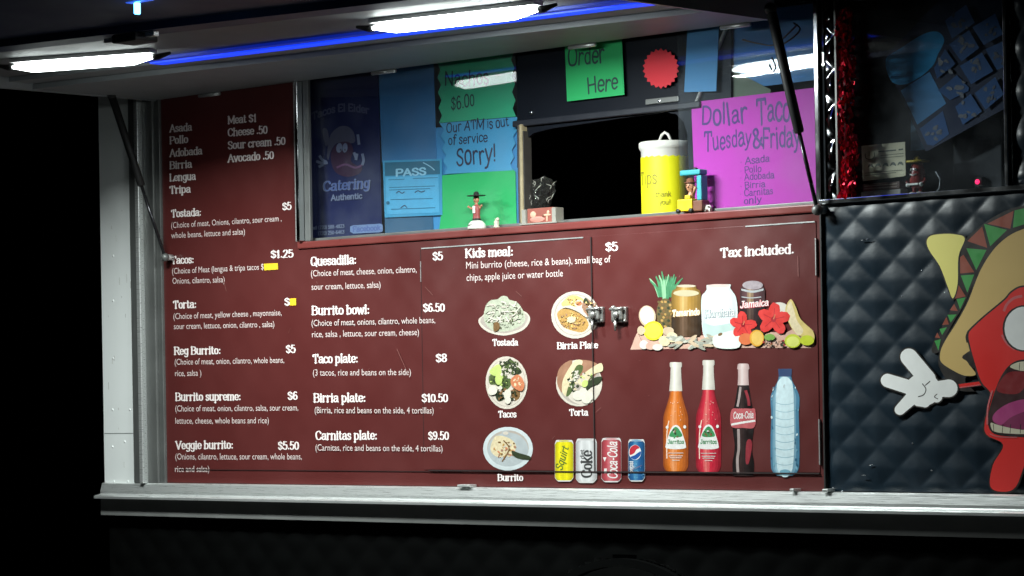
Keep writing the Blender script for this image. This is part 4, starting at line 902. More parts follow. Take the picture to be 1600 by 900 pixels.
# ------------------------------------------------------------------ lamps
def tube_lamp(p0, p1, label, pw, st, spread):
    a = PZ(*p0, ZC-.024); c = PZ(*p1, ZC-.024); d = (c-a); L = d.length; mid = (a+c)/2
    t = thing('tube_lamp', mid, label, 'tube lamp', 'tube lamps under the awning')
    u = d.normalized(); b = MB(); led = mat('led_diffuser_%d' % int(st), (.8, .8, .8), .4, emit=(.90, 1.0, .97), estr=st)
    n = 22; pts = []; rad = []
    for k in range(n+1):
        q = k/n; pts.append(a+d*q); rad.append(.0195*min(1, .25+q*5.2, .25+(1-q)*5.2))
    b.tube(pts, rad, led, 14); b.build('diffuser', t)
    b = MB(); hs = mat('lamp_housing', (.6, .6, .6), .5)
    side = Vector((-u.y, u.x, 0))
    b.add([a+side*.020+Vector((0,0,.0115)), c+side*.020+Vector((0,0,.0115)), c-side*.020+Vector((0,0,.0115)), a-side*.020+Vector((0,0,.0115)), a+side*.020+Vector((0,0,.022)), c+side*.020+Vector((0,0,.022)), c-side*.020+Vector((0,0,.022)), a-side*.020+Vector((0,0,.022))], [(0,1,2,3),(7,6,5,4),(0,4,5,1),(1,5,6,2),(2,6,7,3),(3,7,4,0)], hs)
    b.build('housing', t)
    b = MB()
    for e, sg in ((a, -1), (c, 1)): b.tube([e+u*sg*.002, e+u*sg*.016, e+u*sg*.055+Vector((0, 0, .008))], [.010, .009, .004], black)
    b.split('end_cap', t)
    ld = bpy.data.lights.new('tube_light', 'AREA'); ld.shape = 'RECTANGLE'; ld.size = L*.94; ld.size_y = .03; ld.energy = pw; ld.color = (.92, 1.0, .97); ld.spread = math.radians(spread)
    lo = bpy.data.objects.new('tube_light', ld); C.objects.link(lo); lo.parent = t
    lo.location = (0, 0, -.022); lo.rotation_euler = (0, 0, math.atan2(u.y, u.x))
tube_lamp((20, 105), (240, 89), 'white glowing tube lamp under the awning above the white corner of the truck', 42.0, 9, 158)
tube_lamp((583, 44), (842, 15), 'white glowing tube lamp under the awning above the serving window', 44.0, 24, 178)
b = MB(); led = mat('blue_led_cover', (.05, .1, .5), .4, emit=(.006, .045, 1.0), estr=1.3)
fb0 = lambda x: yb(x)+.024; fb1 = lambda x: yb(x)-.024
slab(b, -.84, AX1-.02, fb0, fb1, ZC-.016, ZC-.003, led)
halo_m = mat('blue_strip_halo', (.03, .06, .3), .5, emit=(.006, .045, 1.0), estr=.22)  # faintly glowing side slabs, added as a softer halo round the strip
slab(b, -.86, AX1-.02, lambda x: fb0(x)+.030, lambda x: fb0(x)+.0005, ZC-.012, ZC-.004, halo_m)
slab(b, -.86, AX1-.02, lambda x: fb1(x)-.0005, lambda x: fb1(x)-.034, ZC-.012, ZC-.004, halo_m)
o = b.build('light_strip'); tag(o, 'long blue light strip glowing along the underside of the awning', 'light strip')
p = PZ(213, 14, ZC+.0)
t = thing('marker_lamp', p, 'small bright blue lamp on a bracket at the outer edge of the awning', 'lamp')
b = MB(); bl = mat('cyan_lamp', (.1, .3, .6), .4, emit=(.10, .45, 1.0), estr=9.0)
b.bbox(p.x-.002, p.x+.009, p.y-.008, p.y+.008, p.z-.014, p.z+.016, bl, .003); b.build('lens', t)
b = MB(); b.bbox(p.x-.03, p.x+.06, p.y-.012, p.y+.012, p.z+.0165, p.z+.024, mat('blue_lit_bracket', (.2, .3, .5), .35, .5, emit=(.03, .12, .9), estr=.8), .002); b.bbox(p.x-.05, p.x+.07, p.y-.03, p.y+.03, p.z+.0245, p.z+.034, black, .002); b.build('bracket', t)  # bracket's own blue glow stands in for light from the lens

# ------------------------------------------------------------------ paper signs in the serving window
def paper_mat(name, c): return mat(name, c, .62, var=.10, scale=9, bump=.45, bscale=7, spec=.3)
marker = col('marker_ink', (.035, .03, .06), .6); marker_g = col('marker_ink_green', (.02, .05, .05), .6)
def zig(p, q, n, amp):
    out = []
    for k in range(n):
        for t, s_ in ((k/n, 0), ((k+.5)/n, 1)):
            out.append((p[0]+(q[0]-p[0])*t+amp*s_, p[1]+(q[1]-p[1])*t))
    return out
def paper(name, label, cat, pts, c, y, group=None, d=.0012):
    b = MB(); b.prism([P(px, py, y) for px, py in pts], (0, d, 0), paper_mat(name+'_'+'%02d%02d%02d' % tuple(int(v*99) for v in c), c))
    o = b.build(name); tag(o, label, cat, group); return o
def write(par, y, lines, M, pen='marker', name='handwriting', jit=.85):
    for txt, x0, y0, x1, y1, h in lines:
        s = Sheet(y, .00008); letters(s, txt, x0, y0, x1, y1, h, M, pen, jit=jit); s.mb.build(name, par)
G = 'paper signs taped up in the serving window'
Y = GY+.020
fl = paper('catering_poster', 'dark navy catering poster with a cartoon pepper, left end of the serving window', 'poster', [(478, 60), (589, 46), (597, 368), (483, 372)], (.009, .013, .075), Y)
pv = col('flyer_violet', (.09, .09, .17), .5, var=.2); pv2 = col('flyer_pale', (.20, .22, .32), .5, var=.2); pm = col('flyer_maroon', (.05, .014, .045), .5, var=.2); pt = col('flyer_hat', (.09, .085, .13), .5, var=.2)
s = Sheet(Y-.0004, .00015)
letters(s, 'Tacos El Eider', 487, 188, 577, 178, 11, pv, 'bold', arc=9)
s.poly([(504, 203), (511, 202), (514, 220), (509, 228)], pt); s.poly([(511, 240), (516, 212), (530, 198), (544, 198), (553, 208), (554, 222), (540, 224), (526, 224), (517, 236), (513, 250)], pt)
s.poly([(517, 240), (528, 224), (545, 222), (552, 235), (548, 250), (556, 258), (566, 262), (560, 272), (540, 276), (522, 266)], pm)
s.ell(530, 231, 4.6, 7.6, pv2, .15); s.ell(539, 231, 4, 7.4, pv2, .1); s.ell(532, 234, 1, 1.4, blk); s.ell(539, 234, 1, 1.4, blk)
s.line([(526, 262), (540, 257), (556, 262), (568, 256)], 3.2, col('flyer_pink', (.16, .06, .14), .5)); 
for q in ([(494, 252), (504, 255), (512, 254)], [(499, 243), (504, 250), (510, 253)], [(498, 261), (505, 257)], [(566, 240), (568, 250), (566, 258)], [(553, 238), (556, 246)], [(556, 250), (558, 240)], [(559, 210), (561, 226)]): s.line(q, 4.2, pv2)
letters(s, 'Catering', 504, 299, 578, 293, 15, pv2, 'fat', .08); letters(s, 'Catering', 505, 298.4, 577, 292.6, 14, col('flyer_blue', (.10, .14, .34), .5), 'mid', .08)
letters(s, 'Authentic', 517, 313.5, 566, 310, 8.5, pv2, 'bold')
for q in ((485, 359, 538, 355.6), (497, 367.4, 538, 364.6)): letters(s, '(720) 250-6463' if q[0] > 490 else 'Call (720) 588-4823', *q, 5.2, pv2, 'mid')
s.poly([(547, 354), (552, 352), (594, 349.4), (598, 351), (598, 361), (594, 363), (552, 365), (547, 362)], col('flyer_pill', (.17, .24, .42), .5), False); letters(s, 'Facebook', 551, 362, 595, 359.4, 7.5, col('flyer_blue', (.10, .14, .34), .5), 'bold')
s.mb.build('poster_print', fl)

blue_c = (.06, .22, .46)
o = paper('paper_sheet', 'tall plain blue sheet between the catering poster and the green signs', 'paper sign', [(589, 60), (676, 48), (682, 250), (597, 254)], (.06, .21, .42), Y+.004, G)
o = paper('paper_sheet', 'short grey blue sheet below the inspection pass', 'paper sign', [(601, 340), (676, 336), (677, 366), (602, 369)], (.05, .13, .22), Y+.004, G)
cert = paper('inspection_pass', 'blue inspection certificate headed PASS, below the tall blue sheet', 'certificate', [(598, 251), (690, 248), (691, 336), (601, 340)], (.07, .35, .56), Y-.002)
s = Sheet(Y-.0024, .00015); cw = col('pass_pale', (.30, .58, .72), .55); ci = col('pass_teal', (.02, .14, .22), .55)
s.poly([(601, 254), (687, 251), (687.5, 272), (601.5, 275)], ci, False)
letters(s, 'PASS', 618, 275.4, 666, 272.6, 10.5, cw, 'bold')
s.poly([(602, 277), (685, 273.5), (686.5, 332), (604, 335)], col('pass_field', (.10, .44, .68), .55), False)
for q in ((607, 281, 632, 280), (645, 279, 684, 277.4), (608, 293, 680, 290.5), (608, 297, 672, 294.6), (610, 312, 676, 310), (611, 327, 680, 324.5)): s.line([(q[0], q[1]), (q[2], q[3])], 1, ci, False)
for q in ([(619, 302), (623, 299), (628, 302), (632, 299.5)], [(648, 301), (653, 298), (658, 300), (664, 298)], [(626, 325), (632, 321), (636, 325)]): s.line(q, 1.2, marker)
s.ell(606, 317, 2.6, 2.8, ci); s.line([(661, 254), (672, 260), (679, 266)], 1.6, cw)
s.mb.build('pass_print', cert)

gtop = [(681, 46)]+zig((681, 50), (686, 192), 6, 5)+[(686, 192), (806, 182)]+zig((806, 182), (801, 30), 6, -5)+[(801, 30)]
o = paper('paper_sign', 'green zigzag edged sign reading $6.00, upper left of the opening', 'paper sign', gtop, (.06, .50, .25), Y, G)
write(o, Y-.0004, [('Nachos', 694, 135, 764, 131, 22), ('$6.00', 704, 171, 742, 166, 20)], marker_g)
bl_pts = [(687, 192.5)]+zig((687, 193), (694, 272), 4, 6)+[(694, 272), (801, 266)]+zig((801, 266), (810, 182.6), 4, -5)+[(810, 182.6)]
o = paper('paper_sign', 'blue zigzag edged sign reading Our ATM is out of service Sorry!', 'paper sign', bl_pts, (.09, .38, .62), Y-.0015, G)
write(o, Y-.0019, [('Our ATM is out', 697, 207, 795, 197, 15), ('of service', 700, 226, 762, 221, 14), ('Sorry!', 712, 260, 776, 251, 28)], marker)
o = paper('paper_sign', 'plain bright green sheet behind the hat wearing figurine', 'paper sign', [(691, 274), (800, 264), (805, 268), (807, 352), (686, 360), (690, 330)], (.035, .50, .14), Y-.0010, G)
o = paper('paper_sheet', 'blue backing sheet showing around the bright green sheet', 'paper sign', [(676, 200), (812, 188), (816, 355), (676, 364)], (.07, .30, .58), Y+.006, G)

YO = hy-.016
o = paper('paper_sign', 'green sign reading Order Here, left of the red starburst', 'paper sign', [(882, 60), (971, 48), (975.5, 148), (886, 158.5)], (.03, .42, .13), YO, G)
write(o, YO-.0004, [('Order', 887, 103, 945, 95, 26), ('Here', 917, 146, 966, 139, 24)], marker_g, 'marker')
pts = []
for k in range(44):
    a = 2*math.pi*k/44; f = (1 if k % 2 else .88); pts.append((1032.5+28.5*f*math.cos(a), 107+31.5*f*math.sin(a)))
o = paper('starburst_sign', 'round red starburst cut from paper on the dark header', 'paper sign', pts, (.62, .030, .045), YO, G)
o = paper('paper_sheet', 'narrow blue sheet right of the red starburst', 'paper sign', [(1075, 30), (1124, 24), (1119, 142.5), (1069, 144)], (.06, .21, .40), YO, G)
YR = GY-.001
o = paper('paper_sheet', 'wide blue sheet behind the right pane, above the purple poster', 'paper sign', [(1146, 20), (1282, 4), (1282, 124), (1148, 140)]+zig((1148, 140), (1146, 20), 6, -4)[1:], (.045, .17, .36), YR+.024, G)
o = paper('paper_sheet', 'olive scrap of card beside the wide blue sheet', 'paper sign', [(1120, 104), (1133, 105), (1146, 110), (1204, 140), (1204, 152), (1116, 158)], (.10, .12, .08), YR+.022, G)
pp = paper('purple_poster', 'large purple poster reading Dollar Tacos Tuesday & Friday', 'poster', [(1080, 160), (1281, 136), (1284, 322), (1087, 334)], (.52, .042, .40), YR+.006)
write(pp, YR+.0056, [('Dollar', 1095, 197, 1168, 189, 30), ('Tacos', 1182, 192, 1246, 186, 36), ('Tuesday', 1100, 236, 1174, 226, 27), ('&', 1175, 229, 1192, 227, 27), ('Friday', 1191, 232, 1250, 226, 30)], col('marker_violet', (.07, .015, .16), .6), 'marker')
write(pp, YR+.0056, [('* Asada', 1156, 258, 1203, 252, 10.5), ('* Pollo', 1156, 271, 1190, 268, 9.5), ('* Adobada', 1156, 282, 1210, 278, 10), ('* Birria', 1156, 295, 1196, 292, 9.5), ('* Carnitas', 1156, 307, 1208, 303, 10), ('only', 1162, 319, 1190, 316, 10)], col('marker_violet', (.07, .015, .16), .6), 'marker', 'handwriting', .4)

# ------------------------------------------------------------------ things on the ledge
def ledge(px, py, y): p = P(px, py, y); p.z = SILL+.0005; return p
# tip jar
yj = .135; p = ledge(1041, 335, yj); r = .070
t = thing('tip_jar', p, 'white lidded tip jar wrapped in bright yellow paper, on the ledge in the opening', 'tip jar')
jw = mat('jar_white_plastic', (.68, .67, .62), .45, var=.06); jy = mat('jar_yellow_paper', (.74, .72, .006), .6, var=.05, bump=.08, bscale=25)
b = MB(); b.lathe([(r*.94, 0), (r*.965, .01), (r*.975, .19), (r*1.02, .194), (r*1.06, .2), (r*1.06, .212), (r*1.0, .2155), (r*.3, .2175)], p, jw, 40); b.build('jar', t)
b = MB(); n = 36; vs = []; fs = []
for k in range(n+1):
    a = math.radians(-190+200*k/n+20); 
    zt_ = .172+.0022*math.sin(k*2.1); zb_ = .012 if k > 5 else .004
    for z_, rr in ((zb_, r*.985), (zt_, r*.995)): vs.append((p.x+rr*math.cos(a), p.y+rr*math.sin(a), p.z+z_))
for k in range(n): fs.append((2*k, 2*k+2, 2*k+3, 2*k+1))
b.add(vs, fs, jy, True); b.build('paper_wrap', t)
b = MB(); b.tube([p+Vector((-.022, 0, .218)), p+Vector((-.012, 0, .236)), p+Vector((0, 0, .243)), p+Vector((.012, 0, .236)), p+Vector((.022, 0, .218))], .004, jw); b.build('lid_handle', t)
# writing wrapped round the jar
b = MB()
def jar_write(txt, a0, a1, z0, h, sl=0):
    W = sum(2.6 if ch == ' ' else glyph(ch, 'marker')[2] for ch in txt); x = 0
    for ch in txt:
        if ch == ' ': x += 2.6; continue
        vs, fs, adv = glyph(ch, 'marker')
        b.add([(p.x+r*1.004*math.cos(a0+(a1-a0)*(x+u)/W), p.y+r*1.004*math.sin(a0+(a1-a0)*(x+u)/W), p.z+z0+h*v/7+sl*(x+u)/W) for u, v in vs], fs, col('tip_ink', (.24, .21, .01), .6)); x += adv
jar_write('Tips', math.radians(-128), math.radians(-70), .095, .034); jar_write('thank', math.radians(-75), math.radians(-38), .058, .014); jar_write('you!', math.radians(-66), math.radians(-40), .036, .014)
b.build('handwriting', t)

skin_m = col('toy_skin', (.42, .20, .11), .5, var=.1); toy_wht = col('toy_white', (.70, .68, .62), .45); toy_red = col('toy_red', (.28, .055, .05), .5, var=.2); toy_blk = col('toy_black', (.018, .02, .016), .5, var=.3); toy_brn = col('toy_brown', (.14, .05, .025), .5, var=.25); toy_yel = col('toy_yellow', (.72, .46, .01), .45); toy_teal = col('toy_teal', (.03, .30, .34), .5, var=.15)
# solar dancer in a sombrero
p = ledge(745, 356, 0.012); K = .00178
t = thing('sombrero_figurine', p, 'tiny figurine with a wide dark hat standing on a white dome', 'figurine')
b = MB(); b.lathe([(17*K, 0), (17.5*K, 2*K), (16*K, 8*K), (11*K, 13*K), (6*K, 14.5*K)], p, toy_wht, 28, 1, .75); b.build('dome_base', t)
b = MB(); b.bbox(p.x-9*K, p.x+1*K, p.y-.0225, p.y-.012, p.z+6*K, p.z+7.4*K, toy_blk, .0006); b.build('slot', t)
def o3(x, y, z): return p+Vector((x*K*1.25, y*K, z*K))
b = MB()
b.lathe([(6*K, 14*K), (5.5*K, 18*K), (5*K, 24*K), (5.6*K, 30*K), (5.4*K, 38*K), (2.6*K, 41*K), (2.2*K, 43*K), (4.4*K, 45*K), (5*K, 49*K), (4.6*K, 53*K), (2.5*K, 56*K)], p, skin_m, 20, 1.15, .8)
for sg in (-1, 1): b.tube([o3(sg*4, 0, 37), o3(sg*8, -1, 34), o3(sg*11, -3, 37)], [2.2*K, 1.8*K, 1.4*K], skin_m, 8); b.ball(o3(sg*11.8, -3.4, 37.6), 2*K, skin_m, seg=8)
b.build('body', t)
b = MB(); b.lathe([(6.6*K, 15*K), (6.2*K, 18*K), (5.6*K, 24*K), (6.2*K, 30*K), (6*K, 37.5*K), (3*K, 40.6*K)], p, toy_red, 20, 1.15, .85)
b.bbox(p.x-3.4*K, p.x+2*K, p.y-6.3*K, p.y-4.5*K, p.z+26*K, p.z+38*K, toy_wht, .001); b.lathe([(7*K, 14*K), (7.1*K, 16*K), (6.3*K, 17.5*K)], p, toy_blk, 16, 1.15, .85); b.build('clothes', t)
b = MB(); b.lathe([(15*K, 54.5*K), (15.4*K, 55.6*K), (8*K, 54.5*K), (5*K, 55*K), (4.4*K, 60*K), (2*K, 62*K)], p, toy_blk, 24, 1.1, .9); b.build('hat', t)
b = MB()
for sg in (-1, 1): b.ball(o3(sg*1.7-.4, -4.3, 49.5), .8*K, toy_blk, seg=8)
b.bbox(p.x-2.2*K, p.x+2.2*K, p.y-4.4*K, p.y-3.6*K, p.z+45.6*K, p.z+46.6*K, toy_blk, .0003); b.build('face', t)
# small trinket
p = ledge(776, 353, .015); t2 = MB(); cm = col('trinket_cream', (.50, .47, .36), .5, var=.3, scale=200)
t2.lathe([(5*K, 0), (5.5*K, 1.5*K), (4*K, 4*K), (4.6*K, 8*K), (4*K, 11*K), (3*K, 12*K)], p, cm, 16); t2.ball(p+Vector((2.5*K, 0, 13.5*K)), 3.4*K, cm, 3*K, 3.4*K, 10); t2.tube([p+Vector((0, 0, 12*K)), p+Vector((-3*K, -1*K, 15*K))], [1.4*K, .6*K], cm, 8)
tag(t2.build('trinket'), 'very small cream trinket beside the white dome of the figurine', 'trinket')
# toy stall box
p = ledge(849, 350, 0.016); t = thing('toy_box', p, 'small toy box with grey corner posts and a reddish picture, below the plastic bag', 'toy box')
K2 = .0018; gp = col('toy_box_grey', (.26, .25, .22), .5, var=.2); rp = col('toy_box_red', (.26, .07, .05), .5, var=.2)
b = MB()
for x in (-26, 24): b.bbox(p.x+(x-3.2)*K2*1.3, p.x+(x+3.2)*K2*1.3, p.y-.018, p.y+.018, p.z+.004, p.z+25*K2, gp, .0015)
b.split('corner_post', t)
b = MB(); b.bbox(p.x-31*K2*1.3, p.x+31*K2*1.3, p.y-.024, p.y+.022, p.z, p.z+2.4*K2, gp, .0012); b.build('base_plate', t)
b = MB(); b.bbox(p.x-22*K2*1.3, p.x+20.5*K2*1.3, p.y-.012, p.y+.014, p.z+2.6*K2, p.z+26*K2, rp, .0015); b.build('panel', t)
b = MB(); pk = col('toy_box_pink', (.50, .20, .16), .5, var=.2); pl_ = col('toy_box_pale', (.58, .34, .24), .5, var=.2)
def bx(x, z, rx, rz, M): b.ball((p.x+x*K2*1.3, p.y-.0125, p.z+z*K2), rx*K2*1.3, M, .0016, rz*K2, 12)
bx(-5, 8, 13, 5, pk); bx(-12, 16, 5, 5.5, pl_); bx(11, 14, 7, 2, pl_); bx(13, 18, 2.4, 3.4, pl_); bx(11, 9, 1.4, 6, pl_); bx(5, 13, 2, 3, toy_brn)
b.build('picture', t)
# clear bag behind it
p = ledge(842, 346, .085); b = MB(); bagm = bpy.data.materials.new('clear_plastic_bag'); bagm.use_nodes = True
bp_ = bagm.node_tree.nodes['Principled BSDF']; bp_.inputs['Base Color'].default_value = (.06, .06, .055, 1); bp_.inputs['Roughness'].default_value = .12; bp_.inputs['Alpha'].default_value = .5; bp_.inputs['Specular IOR Level'].default_value = .8
_nt = bagm.node_tree; _w = _nt.nodes.new('ShaderNodeTexNoise'); _w.inputs['Scale'].default_value = 85; _b = _nt.nodes.new('ShaderNodeBump'); bp_.inputs['Coat Weight'].default_value = 1; bp_.inputs['Coat Roughness'].default_value = .06; _b.inputs['Strength'].default_value = 1; _b.inputs['Distance'].default_value = .01; _nt.links.new(_w.outputs[0], _b.inputs['Height']); _nt.links.new(_b.outputs[0], bp_.inputs['Normal']); _nt.links.new(_b.outputs[0], bp_.inputs['Coat Normal'])
vs = []; fs = []; n = 22; m_ = 16
for i in range(m_+1):
    z_ = .142*i/m_; rr = .013+.024*math.sin(min(1, i/m_*1.15)*1.75)**1.3 if i < m_ else .006
    if i > m_*.82: rr *= 1-.75*((i/m_-.82)/.18)**2
    for k in range(n):
        a = 2*math.pi*k/n; cr = noise.noise(Vector((math.cos(a)*3.5, math.sin(a)*3.5, z_*55)))+.6*noise.noise(Vector((math.cos(a)*9, math.sin(a)*9, z_*120)))
        q = max(.002, rr*(1+.42*cr)); vs.append((p.x-.006+q*math.cos(a)*1.15+z_*.20, p.y+q*math.sin(a)*.7, p.z+z_+.010*cr*i/m_))
for i in range(m_):
    for k in range(n): fs.append((i*n+k, i*n+(k+1) % n, (i+1)*n+(k+1) % n, (i+1)*n+k))
b.add(vs, fs, bagm, False); glint = col('bag_glint', (.42, .41, .36), .25)  # pale ribbons put in for silvery glints on the crumpled plastic
for k in range(20):
    a0 = R.uniform(3.4, 6.2); z0 = R.uniform(.06, .13); pts_ = []
    for j in range(4):
        a = a0+j*R.uniform(-.14, .14); z_ = z0+j*.005; q = (.013+.024*math.sin(min(1, z_/.142*1.15)*1.75)**1.3)*1.12
        pts_.append((p.x-.006+q*math.cos(a)*1.15+z_*.20, p.y+q*math.sin(a)*.7, p.z+z_))
    b.tube(pts_, [.0004, .0011, .0009, .0003], glint, 5)
tag(b.build('plastic_bag'), 'crumpled clear plastic bag standing behind the toy box in the opening', 'bag')
# slim bottle by the post
p = ledge(824, 352, .080); b = MB(); b.lathe([(.006, 0), (.0068, .004), (.0068, .034), (.0045, .04), (.0072, .045), (.0072, .075), (.004, .082), (.004, .094), (.0025, .1)], p, col('slim_bottle_white', (.36, .35, .32), .4, var=.4, scale=120), 14)
tag(b.build('slim_bottle'), 'slim pale bottle beside the worn window post, left of the plastic bag', 'bottle')
# figurine in a yellow cart under a teal shelter
p = ledge(1082, 334, .014); t = thing('cart_figurine', p, 'small figurine in a brown hat riding a yellow cart under a teal shelter', 'figurine')
K3 = .00176
def q3(x, y, z): return p+Vector((x*K3*1.2, y, z*K3))
b = MB(); b.bbox(*[q3(-18, 0, 0).x, q3(7, 0, 0).x], p.y-.020, p.y+.014, p.z+3*K3, p.z+22*K3, toy_yel, .003); b.bbox(q3(-6, 0, 0).x, q3(3, 0, 0).x, p.y-.018, p.y+.004, p.z+22*K3, p.z+28*K3, toy_yel, .002); b.build('cart', t)
b = MB(); b.bbox(q3(7.4, 0, 0).x, q3(23, 0, 0).x, p.y-.018, p.y+.016, p.z+2*K3, p.z+19*K3, toy_brn, .003); b.build('engine', t)
for x in (-15, 6):
    b = MB(); w_ = MB(); w_.lathe([(3.6*K3, -.003), (3.8*K3, 0), (3.6*K3, .003)], (0, 0, 0), toy_blk, 16)
    b.add([Matrix.Translation(q3(x, -.0225, 3.8)) @ Matrix.Rotation(math.radians(90), 4, 'X') @ v for v in w_.v], w_.f, toy_blk, True); b.build('wheel', t)
b = MB(); b.lathe([(5*K3, 22*K3), (5.4*K3, 27*K3), (3*K3, 32*K3), (2.6*K3, 34*K3), (6*K3, 37*K3), (7.2*K3, 43*K3), (6*K3, 49*K3), (3*K3, 51*K3)], q3(-1, -.004, 0), skin_m, 20, 1.1, .85); b.tube([q3(5, -.006, 30), q3(9, -.012, 35), q3(11, -.014, 40)], [2.4*K3, 2.2*K3, 2.8*K3], skin_m, 10); b.build('rider', t)
b = MB(); b.lathe([(9.4*K3, 47*K3), (9.6*K3, 48.2*K3), (6.4*K3, 48.5*K3), (6*K3, 53*K3), (3*K3, 55*K3)], q3(-1, -.004, 0), toy_brn, 20, 1.1, .9); b.build('hat', t)
b = MB(); b.bbox(q3(12, 0, 0).x, q3(20, 0, 0).x, p.y-.012, p.y+.016, p.z+19.2*K3, p.z+58*K3, toy_teal, .003); b.bbox(q3(-14, 0, 0).x, q3(20, 0, 0).x, p.y-.018, p.y+.017, p.z+58.4*K3, p.z+67*K3, toy_teal, .004); b.ball(q3(6, 0, 68), 5*K3, toy_blk, 4*K3, 3*K3, 10); b.build('shelter', t)
b = MB()
for sg in (-1, 1): b.ball(q3(-1+sg*2.4, -.0145, 43.5), .9*K3, toy_blk, seg=8)
b.ball(q3(-1, -.0155, 41), 1.5*K3, skin_m, seg=8); b.build('face', t)
# small white animal
p = ledge(1107, 330, .014); b = MB(); sp = col('animal_spot', (.04, .035, .03), .5)
b.ball(p+Vector((0, 0, 7*K3)), 6*K3, toy_wht, 4*K3, 4.4*K3, 12); b.ball(p+Vector((-7*K3, 0, 11*K3)), 3.6*K3, toy_wht, 3*K3, 3.2*K3, 10); b.ball(p+Vector((-6*K3, -.002, 14*K3)), 1.4*K3, sp, K3, 1.6*K3, 8)
for x, y in ((-4, -.004), (4, -.004), (-4, .004), (4, .004)): b.tube([p+Vector((x*K3, y, 6*K3)), p+Vector((x*K3, y, 0))], [1.7*K3, 1.3*K3], toy_wht, 8)
b.ball(p+Vector((2*K3, -.005, 8*K3)), 2.6*K3, sp, 1.2*K3, 2*K3, 8); b.tube([p+Vector((6*K3, 0, 8*K3)), p+Vector((8*K3, 0, 4*K3))], .7*K3, sp, 6)
tag(b.build('toy_animal'), 'tiny white toy animal with dark spots, right of the teal shelter', 'toy animal')

# ------------------------------------------------------------------ things in the side window
# red tinsel garland
b = MB(); tin = mat('red_tinsel', (.75, .010, .04), .25, .6, var=.35, scale=60); tin2 = mat('silver_tinsel', (.65, .6, .6), .2, .9, var=.2)
xg = P(1323, 160, -.002).x; z0g, z1g = SILL+.012, P(1323, 16, -.002).z
for k in range(900):
    z_ = R.uniform(z0g, z1g); a = R.uniform(0, 6.28); rr = R.uniform(.004, .024); w_ = R.uniform(.005, .012); h_ = R.uniform(.006, .018)
    c0 = Vector((xg+rr*math.cos(a)+.004*math.sin(z_*30), -.002+rr*math.sin(a)*.8, z_)); n1 = Vector((R.uniform(-1, 1), R.uniform(-1, 1), R.uniform(-.4, .4))).normalized(); n2 = Vector((R.uniform(-.5, .5), R.uniform(-.5, .5), 1)).normalized()
    b.add([c0-n1*w_/2-n2*h_/2, c0+n1*w_/2-n2*h_/2, c0+n1*w_/2+n2*h_/2, c0-n1*w_/2+n2*h_/2], [(0, 1, 2, 3)], tin if R.random() > .05 else tin2)
b.tube([(xg, -.002, z0g), (xg, -.002, z1g)], .008, mat('garland_core', (.12, .004, .01), .5), 8)
tag(b.build('tinsel_garland'), 'red metallic tinsel garland hanging down the left edge of the side window', 'garland')
# card on a holder
p = ledge(1380, 308, .075); p.z += .008; t = thing('loyalty_card', p, 'cream card with a row of stamps, propped on a wooden block in the side window', 'card')
c_ = paper_mat('cream_card', (.56, .50, .34)); b = MB(); yc = .058
b.prism([P(px, py, yc) for px, py in ((1346, 228), (1414, 221.5), (1415, 274), (1411, 275.5), (1348, 283))], (0, .0015, 0), c_); cardo = b.build('card_face', t)
s = Sheet(yc-.0003, .0001); cin = col('card_ink', (.06, .07, .04), .55)
for k in range(5): x = 1356+k*11.6; s.poly([(x, 262-k*.9), (x+2, 257-k*.9), (x+7, 256.5-k*.9), (x+9, 262-k*.9), (x+4, 260-k*.9)], cin)
s.line([(1352, 240), (1353, 247), (1360, 249), (1366, 245), (1366, 238)], 1.3, cin); s.line([(1358, 236), (1358, 244)], 1, cin)
for q in ((1372, 237, 1400, 234.5, 2), (1404, 234, 1411, 233, 2.4), (1376, 243, 1412, 239.6, .8), (1376, 247, 1412, 243.6, .8), (1352, 270.5, 1410, 265.5, .8), (1352, 274, 1400, 269.6, .8)): s.line([(q[0], q[1]), (q[2], q[3])], q[4], cin, False)
s.mb.build('card_print', cardo)
b = MB(); x0, x1 = P(1349, 300, .075).x, P(1411, 300, .075).x
b.bbox(x0, x1, .064, .10, p.z, p.z+.020, col('holder_grey', (.22, .20, .18), .5, var=.2), .002); b.bbox(x0+.004, x1-.004, .066, .098, p.z+.0205, p.z+.040, col('holder_brown', (.10, .045, .03), .5, var=.3), .002)
for k in range(2): b.box(x0+.01, x1-.012, .0652, .0659, p.z+.026+k*.007, p.z+.028+k*.007, col('holder_line', (.28, .2, .14), .5))
b.build('holder', t)
# pepper figurine with a yellow hat
p = ledge(1434, 306, .085); p.z += .008; t = thing('pepper_figurine', p, 'small red pepper figurine in a yellow sombrero beside the cream card', 'figurine')
pr = col('figurine_red', (.22, .028, .025), .25, var=.2); K4 = .0016
b = MB(); b.lathe([(9*K4, 12*K4), (12*K4, 20*K4), (13*K4, 30*K4), (12*K4, 42*K4), (10*K4, 50*K4), (5*K4, 55*K4)], p, pr, 24, 1.1, .9)
for sg in (-1, 1):
    b.tube([p+Vector((sg*13*K4, 0, 30*K4)), p+Vector((sg*18*K4, -.006, 24*K4)), p+Vector((sg*13*K4, -.014, 18*K4))], [2.6*K4, 2.2*K4, 2.8*K4], pr, 8)
    b.tube([p+Vector((sg*6*K4, 0, 14*K4)), p+Vector((sg*6*K4, -.002, 5*K4))], 3*K4, pr, 10)
b.build('body', t)
b = MB()
for sg in (-1, 1): b.ball(p+Vector((sg*7*K4, -.006, 3.5*K4)), 6*K4, toy_wht, 8*K4, 3.4*K4, 10); b.ball(p+Vector((sg*13*K4, -.014, 18*K4)), 3.6*K4, toy_wht, seg=8)
b.bbox(p.x-10*K4, p.x+10*K4, p.y-13.2*K4, p.y-9*K4, p.z+17*K4, p.z+20*K4, toy_wht, .001); b.build('shoes_and_gloves', t)
